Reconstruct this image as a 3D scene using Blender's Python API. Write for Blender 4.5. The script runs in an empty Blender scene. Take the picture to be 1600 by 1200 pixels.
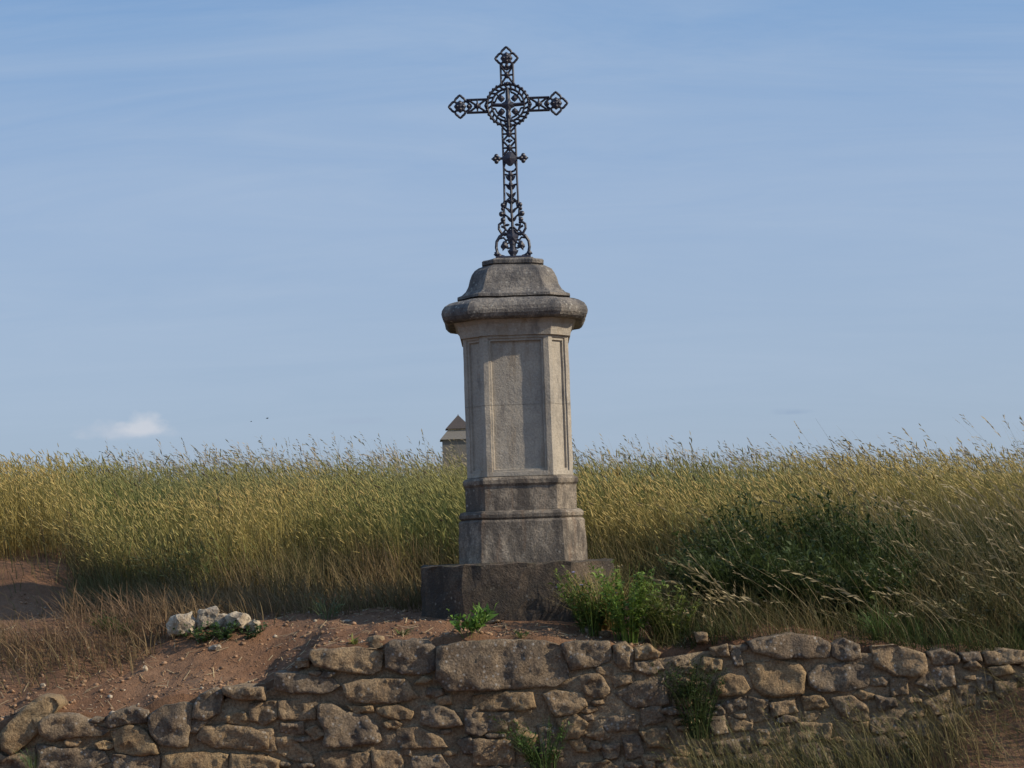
import bpy, bmesh, math, random
import numpy as np
from mathutils import Matrix, Vector, noise as mnoise
from mathutils.geometry import delaunay_2d_cdt

random.seed(7); rng = np.random.default_rng(11)
R = math.radians
scn = bpy.context.scene
col = scn.collection

# ------------------------------------------------------------------ camera
F_PX, PITCH, ROLL, EYE, CAM_Y = 2804.0, R(5.28), R(-2.0), 1.6, -6.0
cam_d = bpy.data.cameras.new('camera'); cam = bpy.data.objects.new('camera', cam_d); col.objects.link(cam)
cam_d.sensor_width = 36; cam_d.lens = 36 * F_PX / 1600; cam_d.clip_end = 4000
CM = Matrix.Translation((0, CAM_Y, EYE)) @ Matrix.Rotation(math.pi / 2 + PITCH, 4, 'X') @ Matrix.Rotation(ROLL, 4, 'Z')
cam.matrix_world = CM
scn.camera = cam
scn.render.resolution_x, scn.render.resolution_y = 1024, 768

# ------------------------------------------------------------------ light
SUN_EL, SUN_AZ = R(29.5), R(102)         # azimuth from +Y (north) clockwise, towards +X
SKY_STRENGTH, SUN_STRENGTH = 0.105, 4.5
sun_dir = Vector((math.sin(SUN_AZ) * math.cos(SUN_EL), math.cos(SUN_AZ) * math.cos(SUN_EL), math.sin(SUN_EL)))
sl = bpy.data.lights.new('sun', 'SUN'); sl.energy = SUN_STRENGTH; sl.angle = R(0.6); sl.color = (1.0, 0.88, 0.70)
so = bpy.data.objects.new('sun', sl); col.objects.link(so)
so.rotation_euler = (-sun_dir).to_track_quat('-Z', 'Y').to_euler()
scn.view_settings.view_transform = 'Standard'; scn.view_settings.look = 'None'
scn.view_settings.gamma = 1; scn.view_settings.use_curve_mapping = False
scn.view_settings.exposure = 0.0


def ray(px, py):
    d = CM.to_3x3() @ Vector(((px - 800) / F_PX, (600 - py) / F_PX, -1))
    return d


def pix(px, py, Y):
    """point seen at photo pixel (px, py) on the upright plane at distance Y"""
    d = ray(px, py); t = (Y - CAM_Y) / d.y
    return Vector((d.x * t, Y, EYE + d.z * t))


_inv = np.array(CM.inverted())


def to_px(x, y, z):
    P = np.stack([x, y, z, np.ones_like(x)], -1) @ _inv.T
    return 800 + F_PX * P[..., 0] / -P[..., 2], 600 - F_PX * P[..., 1] / -P[..., 2]


class NT:
    """tiny node-tree helper"""
    def __init__(self, tree): self.t = tree
    def n(self, typ, ins=None, **props):
        nd = self.t.nodes.new(typ)
        for k, v in props.items(): setattr(nd, k, v)
        for k, v in (ins or {}).items():
            s = nd.inputs[k]
            if isinstance(v, bpy.types.NodeSocket): self.t.links.new(v, s)
            else: s.default_value = v
        return nd
    def math(self, op, a, b=None, c=None, clamp=False):
        nd = self.t.nodes.new('ShaderNodeMath'); nd.operation = op; nd.use_clamp = clamp
        for i, v in enumerate((a, b, c)):
            if v is None: continue
            if isinstance(v, bpy.types.NodeSocket): self.t.links.new(v, nd.inputs[i])
            else: nd.inputs[i].default_value = v
        return nd.outputs[0]
    def ramp(self, fac, stops):
        nd = self.t.nodes.new('ShaderNodeValToRGB'); e = nd.color_ramp.elements
        while len(e) < len(stops): e.new(0.5)
        for el, (p, c) in zip(e, stops):
            el.position = p; el.color = (*c, 1) if len(c) == 3 else c
        self.t.links.new(fac, nd.inputs[0]); return nd.outputs[0]
    def mix(self, fac, a, b, mode='MIX'):
        nd = self.t.nodes.new('ShaderNodeMix'); nd.data_type = 'RGBA'; nd.blend_type = mode
        for i, v in ((0, fac), (6, a), (7, b)):
            if isinstance(v, bpy.types.NodeSocket): self.t.links.new(v, nd.inputs[i])
            else: nd.inputs[i].default_value = (*v, 1) if isinstance(v, tuple) and len(v) == 3 else v
        return nd.outputs[2]
    def noise(self, vec, scale, detail=4, rough=0.55, dist=0.0):
        nd = self.n('ShaderNodeTexNoise', {'Scale': scale, 'Detail': detail, 'Roughness': rough, 'Distortion': dist})
        self.t.links.new(vec, nd.inputs['Vector']); return nd.outputs['Fac']


# ------------------------------------------------------------------ world
world = bpy.data.worlds.new('World'); scn.world = world; world.use_nodes = True
world.node_tree.nodes.clear(); W = NT(world.node_tree)
sky = W.n('ShaderNodeTexSky', sky_type='NISHITA', sun_disc=False, sun_elevation=SUN_EL, sun_rotation=SUN_AZ,
          altitude=200, air_density=1.0, dust_density=1.2, ozone_density=1.6)
tc = W.n('ShaderNodeTexCoord').outputs['Generated']
sep = W.n('ShaderNodeSeparateXYZ', {0: tc})
sx, sy, sz = sep.outputs
zc = W.math('ADD', W.math('MAXIMUM', sz, 0.0), 0.22)
flat = W.n('ShaderNodeCombineXYZ', {0: W.math('DIVIDE', sx, zc), 1: W.math('DIVIDE', sy, zc), 2: 0.0}).outputs[0]
m1 = W.n('ShaderNodeMapping', {'Vector': flat, 'Rotation': (0, 0, R(62)), 'Scale': (0.8, 3.0, 1)}).outputs[0]
cir = W.noise(m1, 1.7, 10, 0.66, 1.1)
big = W.noise(flat, 0.9, 3, 0.5)
cir = W.math('MULTIPLY', W.math('SUBTRACT', W.math('ADD', cir, big), 0.80, clamp=True), 1.35, clamp=True)
elev = W.math('MULTIPLY', sz, 2.8, clamp=True)
veil = W.ramp(elev, [(0.0, (0.78,) * 3), (0.5, (0.78,) * 3), (1.0, (0.70,) * 3)])
cm_ = W.math('MULTIPLY', cir, W.ramp(elev, [(0.0, (0.05,) * 3), (0.2, (0.4,) * 3), (0.6, (0.8,) * 3), (1, (0.7,) * 3)]), clamp=True)
HAZE = W.ramp(elev, [(0.0, (0.335, 0.425, 0.56)), (0.25, (0.345, 0.45, 0.62)), (0.55, (0.335, 0.46, 0.67)), (0.80, (0.22, 0.39, 0.67)), (1.0, (0.15, 0.32, 0.64))])
HAZE = W.mix(1.0, HAZE, (10.0, 10.0, 10.0), 'MULTIPLY')
CLOUD = (4.5, 5.4, 6.7)
skyc = W.mix(veil, sky.outputs[0], HAZE)
skyc = W.mix(W.math('MULTIPLY', cm_, 0.75), skyc, CLOUD)
tc3 = W.n('ShaderNodeMapping', {'Vector': tc, 'Scale': (1, 1, 1.5)}).outputs[0]
cn = W.noise(tc3, 72, 6, 0.6)


def cumulus(px, py, wpx, hpx, amount, skyc, c):
    d = ray(px, py).normalized(); rt = d.cross(Vector((0, 0, 1))).normalized()
    du = W.n('ShaderNodeVectorMath', {0: tc, 1: rt}, operation='DOT_PRODUCT').outputs['Value']
    du = W.math('DIVIDE', W.math('SUBTRACT', du, d.dot(rt)), wpx / F_PX)
    dv = W.math('DIVIDE', W.math('SUBTRACT', sz, d.z), hpx / F_PX)
    low = W.math('MULTIPLY', W.math('MINIMUM', dv, 0.0), 1.5)
    dv = W.math('ADD', dv, low)
    r = W.math('SQRT', W.math('ADD', W.math('MULTIPLY', du, du), W.math('MULTIPLY', dv, dv)))
    r = W.math('ADD', r, W.math('MULTIPLY', W.math('SUBTRACT', cn, 0.5), 1.5))
    fr = W.math('MULTIPLY', sy, 50.0, clamp=True)
    mk = W.ramp(r, [(0.25, (1,) * 3), (0.95, (0,) * 3)])
    return W.mix(W.math('MULTIPLY', W.math('MULTIPLY', mk, amount), fr), skyc, c)


skyc = cumulus(192, 678, 88, 26, 0.5, skyc, (5.3, 5.7, 6.5))
skyc = cumulus(218, 672, 44, 27, 0.5, skyc, (6.6, 6.7, 7.1))
skyc = cumulus(555, 660, 55, 11, 0.35, skyc, (3.3, 4.1, 5.5))
skyc = cumulus(1240, 645, 40, 9, 0.30, skyc, (2.2, 3.1, 4.7))
bg = W.n('ShaderNodeBackground', {'Color': skyc, 'Strength': SKY_STRENGTH})
wo = W.n('ShaderNodeOutputWorld', {'Surface': bg.outputs[0]})


# ------------------------------------------------------------------ helpers
def tag(o, label=None, cat=None, group=None, kind=None):
    if label: o['label'] = label
    if cat: o['category'] = cat
    if group: o['group'] = group
    if kind: o['kind'] = kind
    return o


def empty(name, loc=(0, 0, 0), label=None, cat=None, group=None):
    o = bpy.data.objects.new(name, None); o.location = loc; o.empty_display_size = 0.1
    col.objects.link(o); return tag(o, label, cat, group)


def link(name, me, mat, parent=None):
    o = bpy.data.objects.new(name, me); col.objects.link(o)
    if mat is not None: me.materials.append(mat)
    if parent is not None:
        o.parent = parent
        o.matrix_parent_inverse = Matrix.Translation(parent.location).inverted()
    return o


def from_bm(name, bm, mat, parent=None, smooth=False):
    me = bpy.data.meshes.new(name); bm.normal_update(); bm.to_mesh(me); bm.free()
    if smooth: me.polygons.foreach_set('use_smooth', [True] * len(me.polygons))
    return link(name, me, mat, parent)


def np_mesh(name, V, quads=None, tris=None, colors=None, smooth=False):
    """fast mesh from numpy arrays; colors per vertex go to the attribute 'col'"""
    me = bpy.data.meshes.new(name)
    V = np.asarray(V, np.float32).reshape(-1, 3)
    q = np.zeros((0, 4), np.int32) if quads is None else np.asarray(quads, np.int32).reshape(-1, 4)
    t = np.zeros((0, 3), np.int32) if tris is None else np.asarray(tris, np.int32).reshape(-1, 3)
    me.vertices.add(len(V)); me.vertices.foreach_set('co', V.ravel())
    me.loops.add(q.size + t.size); me.loops.foreach_set('vertex_index', np.concatenate([q.ravel(), t.ravel()]))
    me.polygons.add(len(q) + len(t))
    st = np.concatenate([np.arange(len(q)) * 4, q.size + np.arange(len(t)) * 3]).astype(np.int32)
    me.polygons.foreach_set('loop_start', st)
    if smooth: me.polygons.foreach_set('use_smooth', np.ones(len(q) + len(t), bool))
    me.update(calc_edges=True)
    if colors is not None:
        a = me.attributes.new('col', 'FLOAT_COLOR', 'POINT')
        c = np.ones((len(V), 4), np.float32); c[:, :3] = np.asarray(colors, np.float32).reshape(-1, 3)
        a.data.foreach_set('color', c.ravel())
    return me


class Geo:
    """accumulates numpy pieces"""
    def __init__(self): self.V, self.Q, self.T, self.C, self.n = [], [], [], [], 0
    def add(self, V, Q=None, T=None, C=None):
        V = V.reshape(-1, 3); self.V.append(V)
        if Q is not None: self.Q.append(Q.reshape(-1, 4) + self.n)
        if T is not None: self.T.append(T.reshape(-1, 3) + self.n)
        self.C.append(np.broadcast_to(C.reshape(-1, 3), V.shape)); self.n += len(V)
    def mesh(self, name, smooth=False):
        return np_mesh(name, np.concatenate(self.V), np.concatenate(self.Q) if self.Q else None,
                       np.concatenate(self.T) if self.T else None, np.concatenate(self.C), smooth)


_lat = np.random.default_rng(5).random((256, 256))


def vnoise(x, y):
    x = np.asarray(x, float); y = np.asarray(y, float)
    xi = np.floor(x).astype(int); yi = np.floor(y).astype(int); fx = x - xi; fy = y - yi
    fx = fx * fx * (3 - 2 * fx); fy = fy * fy * (3 - 2 * fy)
    g = lambda a, b: _lat[a & 255, b & 255]
    return ((g(xi, yi) * (1 - fx) + g(xi + 1, yi) * fx) * (1 - fy) + (g(xi, yi + 1) * (1 - fx) + g(xi + 1, yi + 1) * fx) * fy)


def fbm(x, y, o=4):
    s = 0; a = 0.5; f = 1.0
    for _ in range(o): s = s + a * vnoise(x * f + 17 * _, y * f + 31 * _); a *= 0.5; f *= 2.03
    return s


def lerp_c(a, b, t): return np.asarray(a)[None] * (1 - t[:, None]) + np.asarray(b)[None] * t[:, None]


def sstep(a, b, x):
    t = np.clip((np.asarray(x, float) - a) / (b - a), 0, 1); return t * t * (3 - 2 * t)


# ------------------------------------------------------------------ materials
def new_mat(name):
    m = bpy.data.materials.new(name); m.use_nodes = True; m.node_tree.nodes.clear(); return m, NT(m.node_tree)


def finish(m, N, colr, rough=0.9, bump=None, bump_str=0.5, bump_dist=0.01, spec=0.25):
    b = N.n('ShaderNodeBsdfPrincipled', {'Base Color': colr, 'Roughness': rough})
    b.inputs['Specular IOR Level'].default_value = spec
    if bump is not None:
        bp = N.n('ShaderNodeBump', {'Height': bump, 'Strength': bump_str, 'Distance': bump_dist})
        N.t.links.new(bp.outputs[0], b.inputs['Normal'])
    N.n('ShaderNodeOutputMaterial', {'Surface': b.outputs[0]}); return m


def grass_mat(name, trans=0.35, rough=0.6):
    m, N = new_mat(name)
    c = N.n('ShaderNodeAttribute', attribute_name='col').outputs['Color']
    d = N.n('ShaderNodeBsdfPrincipled', {'Base Color': c, 'Roughness': rough}); d.inputs['Specular IOR Level'].default_value = 0.2
    t = N.n('ShaderNodeBsdfTranslucent', {'Color': c})
    mx = N.n('ShaderNodeMixShader', {0: trans, 1: d.outputs[0], 2: t.outputs[0]})
    N.n('ShaderNodeOutputMaterial', {'Surface': mx.outputs[0]}); return m


def stone_mat(name, c1, c2, dark, dark_amt, lichen, lich_amt, bump=0.6, moss=0.0, stain=None, speck=0.5):
    """weathered limestone: two tones, dark crust in patches, pale lichen spots"""
    m, N = new_mat(name)
    p = N.n('ShaderNodeTexCoord').outputs['Object']
    rnd = N.n('ShaderNodeObjectInfo').outputs['Random']
    base = N.mix(N.ramp(N.noise(p, 5, 5, 0.65), [(0.3, (0,) * 3), (0.7, (1,) * 3)]), c1, c2)
    fine = N.noise(p, 70, 4, 0.7)
    base = N.mix(speck, base, N.ramp(fine, [(0.30, (0.30,) * 3), (0.5, (0.85,) * 3), (0.72, (1.45,) * 3)]), 'MULTIPLY')
    ms = N.n('ShaderNodeMapping', {'Vector': p, 'Scale': (1, 1, 0.35)}).outputs[0]
    crust = N.noise(ms, 7, 7, 0.72)
    base = N.mix(N.math('MULTIPLY', N.ramp(crust, [(0.62 - dark_amt * 0.35, (0,) * 3), (0.80 - dark_amt * 0.35, (1,) * 3)]), 0.85), base, dark)
    if stain:
        st = N.noise(N.n('ShaderNodeMapping', {'Vector': p, 'Scale': (9, 9, 1.1)}).outputs[0], 1.6, 5, 0.6)
        base = N.mix(N.math('MULTIPLY', N.ramp(st, [(0.55, (0,) * 3), (0.72, (1,) * 3)]), 0.6), base, stain)
    vo = N.n('ShaderNodeTexVoronoi', {'Vector': p, 'Scale': 26}).outputs['Distance']
    pat = N.noise(p, 9, 4, 0.6)
    lm = N.math('MULTIPLY', N.ramp(N.math('ADD', vo, N.math('MULTIPLY', fine, 0.25)), [(0.22, (1,) * 3), (0.42, (0,) * 3)]),
                N.ramp(pat, [(0.56 - lich_amt * 0.2, (0,) * 3), (0.68 - lich_amt * 0.2, (1,) * 3)]))
    base = N.mix(N.math('MULTIPLY', lm, 0.75), base, lichen)
    if moss:
        nz = N.n('ShaderNodeSeparateXYZ', {0: N.n('ShaderNodeNewGeometry').outputs['Normal']}).outputs[2]
        mm = N.math('MULTIPLY', N.math('MAXIMUM', nz, 0.15), N.ramp(N.noise(p, 12, 5, 0.7), [(0.45, (0,) * 3), (0.65, (1,) * 3)]))
        base = N.mix(N.math('MULTIPLY', mm, moss, clamp=True), base, (0.06, 0.065, 0.03))
    base = N.mix(1.0, base, N.ramp(rnd, [(0, (0.90, 0.90, 0.92)), (1, (1.06, 1.03, 1.0))]), 'MULTIPLY')
    h = N.math('ADD', N.math('MULTIPLY', N.noise(p, 22, 6, 0.7), 1.0), N.math('MULTIPLY', fine, 0.5))
    return finish(m, N, base, 0.92, h, bump, 0.02)


MAT = {}
MAT['cap'] = stone_mat('cap_stone', (0.34, 0.305, 0.255), (0.21, 0.19, 0.17), (0.085, 0.082, 0.082), 0.60, (0.46, 0.44, 0.38), 0.55, 0.8, speck=0.7)
MAT['shaft'] = stone_mat('shaft_stone', (0.47, 0.42, 0.34), (0.35, 0.32, 0.27), (0.17, 0.155, 0.14), 0.22, (0.50, 0.47, 0.41), 0.15, 0.45, stain=(0.25, 0.19, 0.125), speck=0.3)
MAT['base'] = stone_mat('base_stone', (0.42, 0.36, 0.28), (0.31, 0.265, 0.21), (0.08, 0.07, 0.062), 0.74, (0.45, 0.42, 0.36), 0.3, 0.8, speck=0.7, stain=(0.22, 0.14, 0.09))
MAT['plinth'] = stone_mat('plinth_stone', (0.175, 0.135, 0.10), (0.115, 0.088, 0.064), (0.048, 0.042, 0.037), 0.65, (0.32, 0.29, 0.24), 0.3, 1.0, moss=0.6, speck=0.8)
WALL_M = [
    stone_mat('wall_stone_tan', (0.39, 0.285, 0.17), (0.28, 0.195, 0.115), (0.075, 0.062, 0.052), 0.36, (0.46, 0.43, 0.37), 0.6, 1.0, moss=0.2, speck=0.85),
    stone_mat('wall_stone_grey', (0.32, 0.245, 0.16), (0.225, 0.165, 0.11), (0.066, 0.056, 0.05), 0.42, (0.46, 0.44, 0.40), 0.8, 1.0, moss=0.25, speck=0.85),
    stone_mat('wall_stone_ochre', (0.40, 0.29, 0.16), (0.27, 0.18, 0.10), (0.085, 0.065, 0.05), 0.25, (0.50, 0.45, 0.36), 0.2, 1.0, moss=0.1, speck=0.85),
]
MAT['pale_rock'] = stone_mat('pale_rock', (0.66, 0.58, 0.44), (0.46, 0.37, 0.26), (0.16, 0.12, 0.09), 0.34, (0.62, 0.57, 0.47), 0.3, 1.0, speck=0.7)
MAT['house'] = stone_mat('house_stone', (0.23, 0.215, 0.185), (0.19, 0.175, 0.155), (0.13, 0.12, 0.11), 0.2, (0.4, 0.38, 0.33), 0, 0.5)
MAT['tile'] = stone_mat('roof_tile', (0.115, 0.095, 0.085), (0.09, 0.078, 0.072), (0.05, 0.045, 0.045), 0.3, (0.2, 0.18, 0.16), 0.2, 0.6)

m, N = new_mat('mortar')
p = N.n('ShaderNodeTexCoord').outputs['Object']
c = N.ramp(N.noise(p, 3.5, 6, 0.65), [(0.3, (0.21, 0.155, 0.10)), (0.5, (0.31, 0.23, 0.145)), (0.72, (0.39, 0.295, 0.185))])
c = N.mix(0.8, c, N.ramp(N.noise(p, 60, 4, 0.75), [(0.3, (0.35,) * 3), (0.5, (0.9,) * 3), (0.7, (1.4,) * 3)]), 'MULTIPLY')
MAT['mortar'] = finish(m, N, c, 0.95, N.math('ADD', N.noise(p, 14, 6, 0.7), N.math('MULTIPLY', N.noise(p, 80, 3, 0.6), 0.4)), 1.0, 0.03)

m, N = new_mat('soil')
p = N.n('ShaderNodeTexCoord').outputs['Object']
c = N.ramp(N.noise(p, 1.6, 7, 0.65), [(0.28, (0.18, 0.094, 0.052)), (0.5, (0.265, 0.142, 0.078)), (0.72, (0.35, 0.205, 0.118))])
c = N.mix(0.6, c, N.ramp(N.noise(p, 34, 5, 0.75), [(0.3, (0.5,) * 3), (0.7, (1.1,) * 3)]), 'MULTIPLY')
vo = N.n('ShaderNodeTexVoronoi', {'Vector': p, 'Scale': 55}).outputs['Distance']
c = N.mix(N.math('MULTIPLY', N.ramp(vo, [(0.10, (1,) * 3), (0.2, (0,) * 3)]), N.ramp(N.noise(p, 8, 3), [(0.55, (0,) * 3), (0.7, (0.7,) * 3)])), c, (0.42, 0.34, 0.24))
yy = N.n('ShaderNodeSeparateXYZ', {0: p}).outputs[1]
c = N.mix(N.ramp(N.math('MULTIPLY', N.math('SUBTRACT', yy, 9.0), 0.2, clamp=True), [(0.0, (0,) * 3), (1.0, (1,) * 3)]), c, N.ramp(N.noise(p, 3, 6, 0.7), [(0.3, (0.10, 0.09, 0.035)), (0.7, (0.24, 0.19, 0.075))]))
MAT['soil'] = finish(m, N, c, 0.95, N.math('ADD', N.noise(p, 16, 7, 0.75), N.math('MULTIPLY', N.noise(p, 90, 3, 0.6), 0.35)), 1.0, 0.035)

m, N = new_mat('lane_asphalt')
p = N.n('ShaderNodeTexCoord').outputs['Object']
c = N.ramp(N.noise(p, 90, 4, 0.7), [(0.3, (0.035,) * 3), (0.7, (0.075, 0.072, 0.068))])
MAT['road'] = finish(m, N, c, 0.9, N.noise(p, 140, 3, 0.6), 0.5, 0.005)

m, N = new_mat('iron_paint')
p = N.n('ShaderNodeTexCoord').outputs['Object']
c = N.ramp(N.noise(p, 30, 4, 0.6), [(0.35, (0.022, 0.025, 0.042)), (0.62, (0.036, 0.037, 0.056)), (0.78, (0.075, 0.048, 0.042))])
MAT['iron'] = finish(m, N, c, 0.5, N.noise(p, 160, 3, 0.6), 0.3, 0.003, 0.5)
MAT['grass'] = grass_mat('grass_blades', 0.3)
MAT['leaf'] = grass_mat('weed_leaves', 0.3, 0.5)
m, N = new_mat('bird'); MAT['bird'] = finish(m, N, (0.02, 0.02, 0.022, 1), 0.8)

# ------------------------------------------------------------------ terrain
WALL_Y = 5.6
WT_PX = [(-420, 1175), (-200, 1160), (0, 1135), (60, 1112), (170, 1115), (290, 1092), (410, 1072), (440, 1056), (500, 1018), (600, 1003), (680, 1005),
         (760, 1004), (880, 1004), (985, 1010), (1030, 1018), (1090, 1008), (1200, 996), (1330, 1008), (1450, 1015), (1600, 1030), (1800, 1045), (2000, 1055)]
_wt = [pix(a, b, WALL_Y) for a, b in WT_PX]
WTX = np.array([v.x for v in _wt]); WTZ = np.array([v.z for v in _wt])


def wall_top(x): return np.interp(x, WTX, WTZ)


PY = np.array([5.0, 5.6, 6.3, 7.0, 7.8, 8.6, 10, 13, 16, 18, 25, 40, 100, 250, 600])
PZ = np.array([1.02, 1.03, 1.115, 1.17, 1.26, 1.39, 1.54, 1.74, 1.92, 1.99, 2.2, 2.7, 4.8, 11, 14])


def ground_z(x, y):
    x = np.asarray(x, float); y = np.asarray(y, float)
    z = np.interp(y, PY, PZ)
    z = z + (wall_top(x) - 1.035) * (1 - sstep(5.65, 7.15, y))
    z = z - (0.034 * np.clip(x, -16, 16) + 0.012 * np.clip(x, 0, 16)) * sstep(8.0, 15, y)
    z = z + 0.10 * np.exp(-((x + 2.15) / 0.42) ** 2 - ((y - 6.55) / 0.28) ** 2)          # hump under the pale rocks
    z = z + 0.03 * np.exp(-((x + 3.0) / 0.75) ** 2 - ((y - 7.0) / 0.4) ** 2)             # dry grass mound
    z = z + 0.24 * (1 - sstep(-3.95, -2.95, x)) * sstep(6.7, 8.3, y) * (1 - sstep(9.5, 12, y))
    z = z + 0.035 * np.exp(-((x - 0.0) / 1.3) ** 2 - ((y - 6.5) / 0.6) ** 2)
    rough = (fbm(x * 2.3, y * 2.3, 4) - 0.47) * 0.10 + (fbm(x * 9 + 5, y * 9, 4) - 0.44) * 0.06 + np.maximum(0, fbm(x * 17, y * 17 + 3, 2) - 0.46) * 0.09
    flatten = sstep(0.75, 1.1, np.hypot(x - 0.06, y - 6.95))
    return z + rough * (0.25 + 0.75 * flatten)


def axis(lo, hi, step, far, grow=1.25):
    a = list(np.arange(lo, hi + 1e-6, step)); s = step
    while a[-1] < far[1]: s *= grow; a.append(a[-1] + s)
    s = step
    while a[0] > far[0]: s *= grow; a.insert(0, a[0] - s)
    return np.array(a)


gx = axis(-4.6, 4.6, 0.035, (-300, 300)); gy = axis(5.66, 8.8, 0.035, (5.64, 600), 1.15)
GX, GY = np.meshgrid(gx, gy)
GZ = ground_z(GX, GY); GZ[0] = wall_top(gx) - 0.4; GY = GY.copy(); GY[0] = GY[1] - 0.006
V = np.stack([GX, GY, GZ], -1).reshape(-1, 3)
nx = len(gx); I = np.arange(len(V)).reshape(GX.shape)
Q = np.stack([I[:-1, :-1], I[:-1, 1:], I[1:, 1:], I[1:, :-1]], -1).reshape(-1, 4)
g = link('field_ground', np_mesh('field_ground', V, Q, smooth=True), MAT['soil']); tag(g, kind='structure')


def sheet(name, x0, x1, y0, y1, z, mat, nxx=2, nyy=2):
    xs = np.linspace(x0, x1, nxx); ys = np.linspace(y0, y1, nyy); A, B = np.meshgrid(xs, ys)
    V = np.stack([A, B, np.full_like(A, z)], -1).reshape(-1, 3); I = np.arange(len(V)).reshape(A.shape)
    Q = np.stack([I[:-1, :-1], I[:-1, 1:], I[1:, 1:], I[1:, :-1]], -1).reshape(-1, 4)
    return tag(link(name, np_mesh(name, V, Q), mat), kind='structure')


sheet('ground', -300, 300, -400, 5.9, 0.0, MAT['soil'])
sheet('road', -300, 300, -4.2, 2.4, 0.004, MAT['road'])

# a bank of earth slumped against the foot of the wall on the right
bx = np.linspace(1.4, 6.0, 70); by = np.linspace(4.75, 5.66, 24); A, B = np.meshgrid(bx, by)
Z = 0.02 + (0.56 * sstep(2.2, 3.2, A) + 0.10 * sstep(1.45, 2.2, A)) * sstep(4.8, 5.64, B) * (0.75 + 0.5 * fbm(A * 2, B * 2)) + (fbm(A * 7, B * 7, 3) - 0.44) * 0.05 * sstep(4.8, 5.1, B)
I = np.arange(A.size).reshape(A.shape)
tag(link('earth_bank', np_mesh('earth_bank', np.stack([A, B, Z], -1), np.stack([I[:-1, :-1], I[:-1, 1:], I[1:, 1:], I[1:, :-1]], -1), smooth=True), MAT['soil']), kind='structure')


def bank_z(x, y):
    x = np.asarray(x, float); y = np.asarray(y, float)
    return np.where(x > 1.4, 0.0 + (0.56 * sstep(2.2, 3.2, x) + 0.10 * sstep(1.45, 2.2, x)) * sstep(4.8, 5.64, y) * (0.75 + 0.5 * fbm(x * 2, y * 2)), 0.0)


# ------------------------------------------------------------------ retaining wall
wall = empty('stone_wall', (0, WALL_Y, 0), 'rough rubble stone retaining wall below the pedestal', 'wall')
# mortar core: front sheet with relief, a top and a back
cx = np.linspace(-6.5, 6.5, 640); cv = np.linspace(0, 1, 60)
A, B = np.meshgrid(cx, cv)
TOP = wall_top(A) - 0.045
Zc = -0.05 + (TOP + 0.05) * B
Yc = WALL_Y + 0.004 + (fbm(A * 5, Zc * 7, 4) - 0.47) * 0.075 + (fbm(A * 21, Zc * 24, 3) - 0.44) * 0.03
rows = [np.stack([A, Yc, Zc], -1)]
t = np.stack([cx, np.full_like(cx, WALL_Y + 0.36), wall_top(cx) - 0.06], -1)[None]
b_ = np.stack([cx, np.full_like(cx, WALL_Y + 0.36), np.full_like(cx, -0.05)], -1)[None]
V = np.concatenate([rows[0], t, b_], 0); I = np.arange(V.shape[0] * V.shape[1]).reshape(V.shape[:2])
Q = np.stack([I[:-1, :-1], I[:-1, 1:], I[1:, 1:], I[1:, :-1]], -1).reshape(-1, 4)
link('mortar_core', np_mesh('mortar_core', V, Q, smooth=True), MAT['mortar'], wall)

CROPS = {'L': (3.75, 0, 880), 'M': (4, 380, 960), 'N': (4, 740, 960), 'P': (5, 1080, 960), 'Q': (5, 1320, 960), 'I': (1, 0, 0)}
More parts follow.
